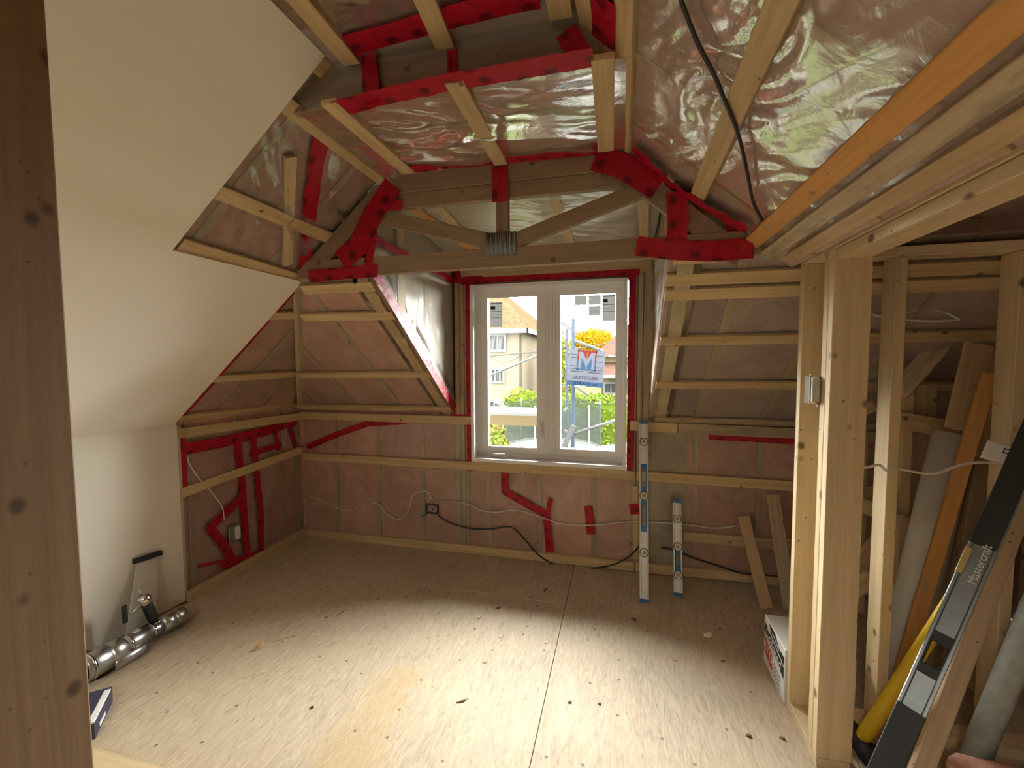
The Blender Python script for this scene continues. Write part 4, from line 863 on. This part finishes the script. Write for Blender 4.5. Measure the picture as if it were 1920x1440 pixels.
rod('hook', hd+hu.normalized()*.13, hd+hu.normalized()*.12+V((-.01, -.075, -.02)), .008, M_STEEL, gun); wbox('hook_pad', (-2.53, 1.615, .17), (-2.515, 1.635, .26), M_BLKPL, gun)
lump('magazine', (-2.60, 1.30, .0), (-2.45, 1.50, .11), M_BLKPL, gun, seed=2, cuts=4, amp=.012)
tube('air_hose', [(-2.56, 1.60, .05), (-2.6, 1.66, .03), (-2.6, 1.72, .03), (-2.55, 1.78, .06)], .022, M_BLACK, gun)
# white blade leaning on the drywall
bl = empty('drywall_blade', (-2.62, 1.74, 0), 'off-white tapered blade with black top edge leaning on the drywall', 'blade')
pts = [V((-2.60, 1.665, .006)), V((-2.60, 1.84, .006)), V((-2.672, 1.90, .385)), V((-2.672, 1.80, .40))]
Mb = frame(pts[0], pts[1]-pts[0], (1, 0, .18)); Mbi = Mb.inverted()
prism('blade', [(Mbi @ p).to_2d().to_tuple() for p in pts], .006, Mb, plain('ivory_plastic', (.62, .58, .50), .5), bl)
board('black_edge', pts[3]+V((.012, -.015, .012)), pts[2]+V((.012, .03, .012)), .028, .03, (1, 0, .18), M_BLKPL, bl)
# small dark box by the post
sb_ = empty('tool_box', (-2.2, 1.30, 0), 'small navy blue package with white stripe on floor behind the post', 'package')
M_NAVY = plain('navy_card', (.03, .03, .07), .4, var=.3)
Mn = frame((-2.075, 1.205, 0), V((-.13, .14, 0)), (0, 0, 1))
wbox('package_body', (0, 0, .001), (.22, .14, .075), M_NAVY, sb_, M=Mn); wbox('white_stripe', (-.001, -.001, .070), (.2, .022, .0775), M_WHITE2, sb_, M=Mn); wbox('white_stripe', (.05, -.0016, .015), (.12, -.0002, .030), M_WHITE2, sb_, M=Mn)
# ================================================================== DEBRIS on the floor
def chip(px_, py_, w_, l_, h_, rot, mat, label, kind='wood_chip', cat='wood chip'):
    p = PZ(px_, py_, 0); M = Matrix.Translation(p) @ Matrix.Rotation(math.radians(rot), 4, 'Z')
    n_ = 7; vs = []; 
    for zz, k_ in ((.0005, 1), (h_, .8)):
        for i in range(n_):
            a = 2*math.pi*i/n_; r_ = 1+.3*noise.noise(V((i*1.7, px_*.1, 0)))
            vs.append((math.cos(a)*l_/2*r_*k_, math.sin(a)*w_/2*r_*k_, zz+(.3*h_*math.cos(a) if zz > .001 else 0)))
    fs = [tuple(range(n_-1, -1, -1)), tuple(range(n_, 2*n_))]+[(i, (i+1) % n_, n_+(i+1) % n_, n_+i) for i in range(n_)]
    o = link(kind, fixn(mesh(kind, vs, fs)), mat, None, M); return tag(o, label, cat, 'debris on the plywood floor')
MC = plain('chip_wood', (.62, .42, .22), .7); MCD = plain('chip_dark', (.16, .09, .05), .7); MCL = plain('chip_pale', (.80, .70, .52), .7)
for px_, py_, w_, l_, h_, rot, m_, lb in (
    (486, 1216, .022, .055, .030, 60, MC, 'chunky wood chip standing alone on floor near the nailer'),
    (1327, 1193, .028, .050, .016, 10, MCL, 'pale yellow wood chip on floor left of the nail box'),
    (910, 1240, .022, .036, .004, 88, MC, 'flat square wood chip in the middle of the floor'),
    (934, 1141, .010, .045, .008, 35, MCD, 'curled dark wood shaving below the window wall'),
    (899, 1159, .012, .030, .010, 50, MCL, 'tiny pale wood chip just below the dark shaving'),
    (1039, 1091, .010, .028, .004, 95, MCL, 'small pale splinter near the floor seam by the back wall'),
    (1022, 1107, .012, .05, .006, 75, MCD, 'dark thin splinter left of the floor seam'),
    (1190, 1148, .009, .050, .008, -35, MC, 'bent brown wood shaving in front of the long level'),
    (1188, 1163, .014, .038, .012, -25, MCD, 'curled shaving nearest the camera in front of the long level'),
    (1270, 1148, .018, .036, .006, -20, MC, 'brown wood chip in front of the short level'),
    (532, 1198, .005, .13, .004, 40, MC, 'thin curved twig of wood right of the chunky chip'),
    (639, 1150, .004, .08, .003, 75, MCD, 'thin straight dark splinter left of the dark floor stain'),
    (612, 1158, .006, .030, .003, -10, MCD, 'short dark splinter beside the thin straight splinter'),
    (585, 1327, .014, .022, .006, 30, MCD, 'small dark nail fragment left of the orange floor stain'),
    (864, 1316, .008, .05, .005, 30, MCD, 'forked dark splinter right of the orange floor stain'),
    (1350, 1181, .006, .03, .004, 0, MCD, 'bent dark staple right of the pale yellow chip'),
    (1403, 1380, .014, .024, .006, 0, MCD, 'dark chip on floor in front of the partition plate, left one'),
    (1467, 1385, .014, .024, .006, -20, MCD, 'dark chip on floor closest to the partition plate'),
    (1068, 1317, .012, .022, .005, 20, MCD, 'dark knot fragment just right of floor seam, near one'),
    (1124, 1320, .010, .016, .005, 0, MCD, 'small black fragment right of the floor seam'),
    (1356, 1240, .010, .020, .005, 0, MCD, 'dark fragment on the floor left of the nail box base')):
    chip(px_, py_, w_, l_, h_, rot, m_, lb)
# PART4
EXT_START = set(MATS)
# ================================================================== OUTSIDE
GZ = -4.2
M_LAWN = plain('lawn', (0.0151, 0.0196, 0.0075), .95, var=.3, vscale=2)
gd = link('ground', fixn(box_mesh(-60, 60, 5.5, 90, GZ-.3, GZ)), M_LAWN); tag(gd, 'back garden ground seen beyond the window', kind='structure')
def siding_mat(name, c, pitch):
    m, nt, out = new_mat(name); tc = nd(nt, 'ShaderNodeTexCoord'); geo = nd(nt, 'ShaderNodeNewGeometry')
    sp = nd(nt, 'ShaderNodeSeparateXYZ', {0: geo.outputs['Position']})
    fr = mth(nt, 'FRACT', mth(nt, 'MULTIPLY', sp.outputs[2], 1/pitch))
    col = mix(nt, nd(nt, 'ShaderNodeMapRange', {'Value': fr, 1: .80, 2: .95, 3: 0.0, 4: .5}).outputs[0], c, [x*.55 for x in c])
    p = nd(nt, 'ShaderNodeBsdfPrincipled', {'Base Color': col, 'Roughness': .7})
    b = nd(nt, 'ShaderNodeBump', {'Height': fr, 'Strength': .4, 'Distance': .02}); nt.links.new(b.outputs[0], p.inputs['Normal'])
    nt.links.new(p.outputs[0], out.inputs[0]); return m
def shingle_mat(name, c, c2):
    m, nt, out = new_mat(name); tc = nd(nt, 'ShaderNodeTexCoord')
    br = nd(nt, 'ShaderNodeTexBrick', {'Vector': scaled(nt, tc.outputs['Object'], (1, 1, 1)), 'Color1': rgba(c), 'Color2': rgba(c2), 'Mortar': rgba([x*.5 for x in c]), 'Scale': 3.2})
    p = nd(nt, 'ShaderNodeBsdfPrincipled', {'Base Color': br.outputs[0], 'Roughness': .9}); nt.links.new(p.outputs[0], out.inputs[0]); return m
M_SIDE = siding_mat('beige_siding', (0.0376, 0.0307, 0.0222), .115); M_SHING = shingle_mat('tan_shingles', (0.0256, 0.0165, 0.0095), (0.0144, 0.0091, 0.0053))
M_EXTW = plain('exterior_white', (0.0391, 0.0391, 0.0377), .6); M_EXTG = plain('exterior_glass', (0.0128, 0.0135, 0.0128), .15); M_CREAM = plain('cream_wall', (0.0301, 0.0249, 0.0135), .8); M_PINKR = shingle_mat('pink_shingles', (0.0226, 0.0128, 0.0098), (0.0165, 0.0090, 0.0068))
M_CURT = plain('curtain', (0.0241, 0.0241, 0.0233), .8)
def quadmesh(name, faces, mat, parent):
    vs = []; fs = []
    for f in faces:
        fs.append(tuple(range(len(vs), len(vs)+len(f)))); vs += [V(p) for p in f]
    return link(name, mesh(name, vs, fs), mat, parent)
def house_window(parent, x0, y0, x1, y1, Y, curtains=False, bars=1):
    a, b = PY(x0, y0, Y), PY(x1, y1, Y); w_ = b.x-a.x; h_ = a.z-b.z; f_ = w_*.13
    wn = ring('window', a.x, b.x, b.z, a.z, f_, Y-.10, Y+.02, M_EXTW, parent)
    wbox('pane', (a.x+f_, Y-.03, b.z+f_), (b.x-f_, Y-.02, a.z-f_), M_EXTG, wn)
    for k in range(bars):
        xx = a.x+w_*(k+1)/(bars+1); wbox('muntin', (xx-.03, Y-.07, b.z+f_), (xx+.03, Y-.031, a.z-f_), M_EXTW, wn)
    if curtains:
        for s in (0, 1):
            xs = a.x+f_ if s == 0 else a.x+w_*.55
            prism('curtain', [(xs, b.z+f_), (xs+w_*.12, b.z+f_), (xs+w_*.3, a.z-f_), (xs, a.z-f_)], .008, Matrix(((1, 0, 0, 0), (0, 0, 1, Y-.034), (0, 1, 0, 0), (0, 0, 0, 1))), M_CURT, wn)
# neighbour house on the left
HY = 20.0
xc = PY(976, 617, HY).x; xl = xc-9; ze = PY(940, 619, HY).z
hs = empty('neighbour_house', (xc-4, HY+5, GZ), 'beige clapboard house with tan shingled hip roof seen through left pane', 'house')
wbox('wall', (xl, HY, GZ), (xc, HY+11, ze), M_SIDE, hs)
ov = .45; ex0, ex1, ey0, ey1 = xl-ov, xc+ov, HY-ov, HY+11+ov
ap = PY(944, 549, HY+4); ap2 = V((ap.x-3.5, ap.y, ap.z))
e_ = [V((ex0, ey0, ze)), V((ex1, ey0, ze)), V((ex1, ey1, ze)), V((ex0, ey1, ze))]
rf_ = quadmesh('roof', [[e_[0], e_[1], ap, ap2], [e_[1], e_[2], ap], [e_[2], e_[3], ap2, ap], [e_[3], e_[0], ap2]], M_SHING, hs)
ring_e = wbox('eave', (ex0, ey0, ze-.18), (ex1, ey0+.06, ze+.05), M_EXTW, hs); wbox('eave', (ex1-.06, ey0, ze-.18), (ex1, ey1, ze+.05), M_EXTW, hs)
wbox('soffit', (ex0, ey0+.06, ze-.12), (ex1-.06, ey1, ze-.08), M_EXTW, hs)
wbox('corner_board', (xc-.05, HY-.06, GZ), (xc+.06, HY, ze-.1), plain('corner_grey', (0.0135, 0.0113, 0.0083), .8), hs)
house_window(hs, 916, 626, 950, 660, HY, True); house_window(hs, 920, 689, 947, 718, HY, False, 2); house_window(hs, 916, 748, 950, 775, HY, False, 2)
# house on the right
H2 = 26.0
h2 = empty('neighbour_house', (3, H2+4, GZ), 'cream house with pinkish roofs seen right of the hanging sign', 'house')
a = PY(1128, 668, H2); b = PY(1215, 745, H2)
wbox('wall', (a.x, H2, GZ), (b.x+3, H2+8, a.z), M_CREAM, h2)
quadmesh('roof', [[V((a.x-.5, H2-.6, a.z)), V((b.x+3.5, H2-.6, a.z)), V((b.x+1, H2+4, a.z+2.2)), V((a.x+1.6, H2+4, a.z+2.2))], [V((a.x-.5, H2-.6, a.z)), V((a.x+1.6, H2+4, a.z+2.2)), V((a.x-.5, H2+8, a.z))]], M_PINKR, h2)
c_ = PY(1135, 690, H2-1.5); d_ = PY(1135, 703, H2-1.5)
quadmesh('porch_roof', [[V((c_.x-.3, H2-2, d_.z)), V((b.x+3, H2-2, d_.z)), V((b.x+3, H2, c_.z+.3)), V((c_.x-.3, H2, c_.z+.3))]], M_PINKR, h2)
wbox('fascia', (c_.x-.3, H2-2.05, d_.z-.15), (b.x+3, H2-2, d_.z+.02), M_EXTW, h2)
house_window(h2, 1131, 716, 1160, 740, H2, False, 1)
# foliage
def leafy(name, c, r, n_, ls, cols, label, cat, boxy=False, trunk=None, grp=None, seed=1):
    rnd = random.Random(seed); c = V(c); e = empty(name, (c.x, c.y, GZ), label, cat, grp)
    for ci, col in enumerate(cols):
        vs = []; fs = []
        for i in range(n_//len(cols)):
            if boxy: p = V((rnd.uniform(-1, 1), rnd.uniform(-1, 1), rnd.uniform(-1, 1))); k = max(range(3), key=lambda t: abs(p[t])); p[k] = math.copysign(1, p[k])*rnd.uniform(.85, 1.08)
            else:
                p = V((rnd.gauss(0, 1), rnd.gauss(0, 1), rnd.gauss(0, 1))).normalized(); p *= rnd.uniform(.72, 1.0)*(1+.22*noise.noise(p*2.5+V((seed, 0, 0))))
            q = c+V((p.x*r[0], p.y*r[1], p.z*r[2])); u = V((rnd.gauss(0, 1), rnd.gauss(0, 1), rnd.gauss(0, 1))).normalized(); v = u.orthogonal().normalized(); s_ = ls*rnd.uniform(.6, 1.3)
            k = len(vs); vs += [q-u*s_, q+v*s_*.55, q+u*s_, q-v*s_*.55]; fs.append((k, k+1, k+2, k+3))
        m_ = MATS.get('leaf_%d_%s' % (ci, name+str(seed))) or plain('leaf_%d_%s' % (ci, name+str(seed)), col, .7)
        lf_ = link('foliage', mesh('foliage', vs, fs), m_, e); lf_['kind'] = 'stuff'
    core = bmesh.new(); bmesh.ops.create_icosphere(core, subdivisions=3, radius=1)
    for v in core.verts:
        d_ = v.co.normalized()
        if boxy: d_ = d_/max(abs(t) for t in d_)
        v.co = c+V((d_.x*r[0]*.8, d_.y*r[1]*.8, d_.z*r[2]*.8))
    me = bpy.data.meshes.new('foliage_core'); core.to_mesh(me); core.free(); link('foliage_core', me, plain('core_'+name+str(seed), [x*.6 for x in cols[0]], .9), e)
    if trunk: rod('trunk', (c.x, c.y, GZ), (c.x, c.y, c.z-r[2]*.5), trunk, plain('bark'+name+str(seed), (.06, .045, .03), .9), e)
    return e
t_ = PY(1112, 645, 40); leafy('maple_tree', t_, (2.3, 2.1, 1.55), 2600, .13, [(0.0632, 0.0316, 0.0012), (0.0542, 0.0226, 0.0009), (0.0452, 0.0301, 0.0023)], 'bright yellow autumn tree above the hanging sign', 'tree', trunk=.15, seed=3)
t_ = PY(1052, 690, 22); leafy('garden_tree', t_, (.85, .9, 1.65), 1500, .12, [(0.0241, 0.0256, 0.0053), (0.0331, 0.0271, 0.0046)], 'slim yellow-green tree left of the scaffold poles', 'tree', trunk=.12, seed=5)
t_ = PY(985, 775, 17.6); leafy('garden_bush', t_, (1.15, .9, 1.05), 1800, .07, [(0.0180, 0.0271, 0.0030), (0.0286, 0.0316, 0.0038)], 'green bush above the trampoline in left pane', 'bush', trunk=.08, seed=6)
t_ = PY(922, 848, 9.5); leafy('garden_bush', t_, (.42, .45, .75), 1300, .06, [(0.0151, 0.0241, 0.0030), (0.0256, 0.0271, 0.0060), (0.0301, 0.0151, 0.0075)], 'small green bush at bottom left of the window view', 'bush', trunk=.05, seed=7)
t_ = PY(1112, 815, 15.5); leafy('garden_hedge', t_, (1.5, .5, 1.35), 4200, .06, [(0.0180, 0.0271, 0.0030), (0.0256, 0.0316, 0.0046), (0.0135, 0.0211, 0.0030)], 'clipped green hedge behind the trampoline in right pane', 'hedge', boxy=True, seed=8)
# trampoline
tc_ = PY(1035, 830, 12.5); R_ = 1.42; zt, zm = PY(1035, 752, 12.5).z, PY(1035, 838, 12.5).z
tr_ = empty('trampoline', (tc_.x, tc_.y, GZ), 'round trampoline with grey safety net in the garden', 'trampoline')
m, nt, out = new_mat('safety_net'); tb_ = nd(nt, 'ShaderNodeBsdfTransparent'); dfb = nd(nt, 'ShaderNodeBsdfDiffuse', {'Color': (.008, .009, .008, 1)}); mxs = nd(nt, 'ShaderNodeMixShader', {0: .62, 1: tb_.outputs[0], 2: dfb.outputs[0]}); nt.links.new(mxs.outputs[0], out.inputs[0]); M_NET = m
vs = []; n_ = 48
for k in range(n_): a_ = 2*math.pi*k/n_; vs += [(tc_.x+R_*math.cos(a_), tc_.y+R_*math.sin(a_), zm), (tc_.x+R_*math.cos(a_), tc_.y+R_*math.sin(a_), zt-.12*abs(math.sin(a_*3)))]
link('safety_net', mesh('net', vs, [(2*k, 2*((k+1) % n_), 2*((k+1) % n_)+1, 2*k+1) for k in range(n_)], True), M_NET, tr_)
lathe('jumping_mat', [(0, R_-.08), (.02, R_-.08)], frame((tc_.x, tc_.y, zm-.02), (0, 0, 1), (1, 0, 0)), M_BLKPL, tr_, sides=48)
tube('rim', [(tc_.x+R_*math.cos(2*math.pi*k/32), tc_.y+R_*math.sin(2*math.pi*k/32), zm) for k in range(33)], .03, M_EXTW, tr_, k=2)
for k in range(6): a_ = 2*math.pi*(k+.35)/6; rod('pole', (tc_.x+R_*1.03*math.cos(a_), tc_.y+R_*1.03*math.sin(a_), GZ), (tc_.x+R_*1.03*math.cos(a_), tc_.y+R_*1.03*math.sin(a_), zt), .022, M_EXTW, tr_)
# scaffold
SYY = 4.75
sc_ = empty('scaffold', (-.2, SYY, GZ), 'blue-grey steel scaffold just outside the window', 'scaffold')
M_SCAF = plain('scaffold_blue', (0.0113, 0.0151, 0.0203), .5, .3); M_SCAFW = plain('scaffold_zinc', (0.0301, 0.0301, 0.0293), .5, .2)
def sp_(a, b, r, m_, nm='brace', Ya=SYY, Yb=SYY): rod(nm, PY(*a, Ya), PY(*b, Yb), r, m_, sc_)
pa = PY(1075, 598, SYY); pb = PY(1074, 860, SYY); rod('standard', pa, (pb.x, pb.y, GZ), .020, M_SCAF, sc_)
pa = PY(1063, 616, SYY+.3); pb = PY(1063, 815, SYY+.3); rod('standard', pa, (pb.x, pb.y, GZ), .017, M_SCAF, sc_)
pa = PY(1050, 600, SYY+1.2); rod('standard', pa, (pa.x, pa.y, GZ), .02, M_SCAFW, sc_)
tube('guard_rail', [PY(1046, 600, SYY), PY(1060, 608, SYY), PY(1076, 622, SYY)], .02, M_SCAFW, sc_)
sp_((905, 710), (1030, 657), .014, M_SCAFW, 'brace', 5.15, 5.15); sp_((905, 742), (960, 769), .014, M_SCAFW, 'brace', 5.15, 5.15); sp_((1074, 814), (1170, 783), .017, M_SCAFW); sp_((1076, 638), (1130, 658), .016, M_SCAFW); sp_((1030, 678), (1066, 716), .010, M_SCAFW); sp_((1050, 730), (1064, 716), .010, M_SCAFW); sp_((1080, 726), (1104, 742), .012, M_SCAFW)
pa, pb = PY(1056, 840, SYY-.15), PY(1076, 798, SYY-.15); board('coupler_bar', pa, pb, .055, .02, (0, -1, 0), M_SCAFW, sc_); sp_((1058, 772), (1064, 765), .02, M_SCAFW, 'coupler'); sp_((1058, 806), (1066, 812), .014, M_SCAFW, 'coupler')
M_PLANK = wood('scaffold_plank_wood', (0.0361, 0.0271, 0.0151), (0.0271, 0.0196, 0.0105)); M_SNOW = plain('plank_top_white', (0.0377, 0.0369, 0.0346), .7)
pl_a, pl_b = PY(880, 777, 4.5), PY(1026, 800, 4.5)
pk = empty('scaffold_plank', ((pl_a.x+pl_b.x)/2, 4.6, pl_b.z), 'wooden scaffold plank with white top outside the left pane', 'plank')
wbox('beam', (pl_a.x-1.2, 4.5, pl_b.z), (pl_b.x, 4.56, pl_a.z), M_PLANK, pk); wbox('deck', (pl_a.x-1.2, 4.5, pl_a.z), (pl_b.x, 5.05, pl_a.z+.03), M_SNOW, pk)
# white metal porch roof, lower right
pr = empty('porch_roof', (.3, 4.6, .2), 'white ribbed metal roof edge below the right pane', 'roof')
ra_, rb2, rc_, rd_ = PY(1040, 868, 4.05), PY(1200, 868, 4.05), PY(1180, 829, 5.4), PY(1052, 846, 5.4)
q_ = quadmesh('roof_sheet', [[ra_, rb2, rc_, rd_]], M_SNOW, pr); q_.modifiers.new('thickness', 'SOLIDIFY').thickness = .03
for k in range(5):
    f_ = (k+.5)/5; rod('rib', ra_.lerp(rb2, f_)+V((0, 0, .015)), rd_.lerp(rc_, f_)+V((0, 0, .015)), .014, M_EXTW, pr)
# overhead lines
tag(tube('power_line', [PY(900, 669, HY), PY(960, 664, 12), PY(1030, 656, 6), PY(1063, 651, SYY+.29)], .02, plain('line_dark', (0.0151, 0.0138, 0.0125), .7)), 'thick overhead line crossing the left pane in front of the house', 'cable')
tag(tube('power_line', [PY(1062, 650, SYY+.3), PY(1090, 652, 9), PY(1170, 641, 20), PY(1185, 660, H2-.3)], .014, MATS['line_dark']), 'overhead line passing in front of the yellow tree', 'cable')
tag(tube('power_line', [PY(920, 668, HY), PY(930, 676, HY-1), PY(945, 680, 17), PY(965, 674, 13), PY(980, 662, 10)], .009, MATS['line_dark']), 'thin sagging line looping below the thick overhead line', 'cable')
# hanging sign (its face is turned to the street, so the lettering reads mirrored from inside)
s0_, s1_, s2_, s3_ = PY(1068, 654.5, 4.62), PY(1136, 659.5, 4.62), PY(1133.5, 726, 4.62), PY(1066, 721.5, 4.62)
sg_ = empty('company_sign', (s0_+s1_+s2_+s3_)/4, 'white and blue company sign with red M logo hung on the scaffold', 'sign')
SW = (s1_-s0_).length; SHH = (s0_-s3_).length
Ms = frame(s1_, s0_-s1_, (0, 1, 0))      # local x towards the left in the picture, y up
M_SIGNW = plain('sign_white', (0.0233, 0.0249, 0.0301), .6); M_SIGNB = plain('sign_blue', (0.0068, 0.0128, 0.0241), .5); M_SIGNR = plain('sign_red', (0.0316, 0.0042, 0.0027), .5); M_SIGNG = plain('sign_grey', (0.0083, 0.0090, 0.0128), .5); M_SIGNL = plain('sign_pale', (0.0361, 0.0377, 0.0421), .5)
wbox('panel', (0, -SHH, .0), (SW, 0, .006), M_SIGNW, sg_, M=Ms)
def sgp(nm, pts, m_, d=.0): return prism(nm, [(p[0]*SW, -p[1]*SHH) for p in pts], .0006, Ms @ Matrix.Translation((0, 0, -.0008-d)), m_, sg_)
sgp('blue_band', [(0, .87), (1, .87), (1, 1), (0, 1)], M_SIGNB)
for a_, b_ in ((.0, 1),):
    pass
bx = lambda x0, y0, x1, y1: [(x0, y0), (x1, y0), (x1, y1), (x0, y1)]
for r_ in (bx(.24, .01, .76, .05), bx(.24, .01, .275, .28), bx(.725, .01, .76, .28)): sgp('logo_outline', r_, M_SIGNR)
for r_ in (bx(.24, .28, .275, .555), bx(.725, .28, .76, .555), bx(.24, .52, .76, .555)): sgp('logo_outline', r_, M_SIGNB, .0002)
sgp('logo_red', [(.36, .02), (.49, .02), (.49, .24)], M_SIGNR, .0002); sgp('logo_red', [(.64, .02), (.51, .02), (.51, .24)], M_SIGNR, .0002)
sgp('logo_blue', [(.36, .22), (.48, .43), (.48, .53), (.36, .53)], M_SIGNB); sgp('logo_blue', [(.64, .22), (.52, .43), (.52, .53), (.64, .53)], M_SIGNB)
for y_, x0, x1 in ((.13, .04, .25), (.13, .77, .96), (.45, .04, .25), (.45, .76, .96), (.53, .04, .24), (.53, .77, .96), (.30, .05, .24), (.22, .78, .95)): sgp('line', bx(x0, y_, x1, y_+.012), M_SIGNG)
sgp('line', bx(.08, .595, .42, .615), M_SIGNG); sgp('line', bx(.58, .595, .92, .615), M_SIGNG)
def st(body, x, y, size, m_): text('lettering', body, size*SHH, Ms @ Matrix.Translation((x*SW, -y*SHH, -.001)), m_, sg_)
st('FENÊTRES', .5, .675, .085, M_SIGNL); st('MAGISTRAL', .5, .775, .135, M_SIGNG); st('(888)', .21, .937, .07, M_SIGNL); st('433-8733', .60, .935, .125, M_SIGNL)

for k_ in set(MATS)-EXT_START:      # matt outdoor surfaces
    for n_ in MATS[k_].node_tree.nodes:
        if n_.type == 'BSDF_PRINCIPLED': n_.inputs['Specular IOR Level'].default_value = 0.0; n_.inputs['Metallic'].default_value = 0.0; n_.inputs['Roughness'].default_value = 1.0
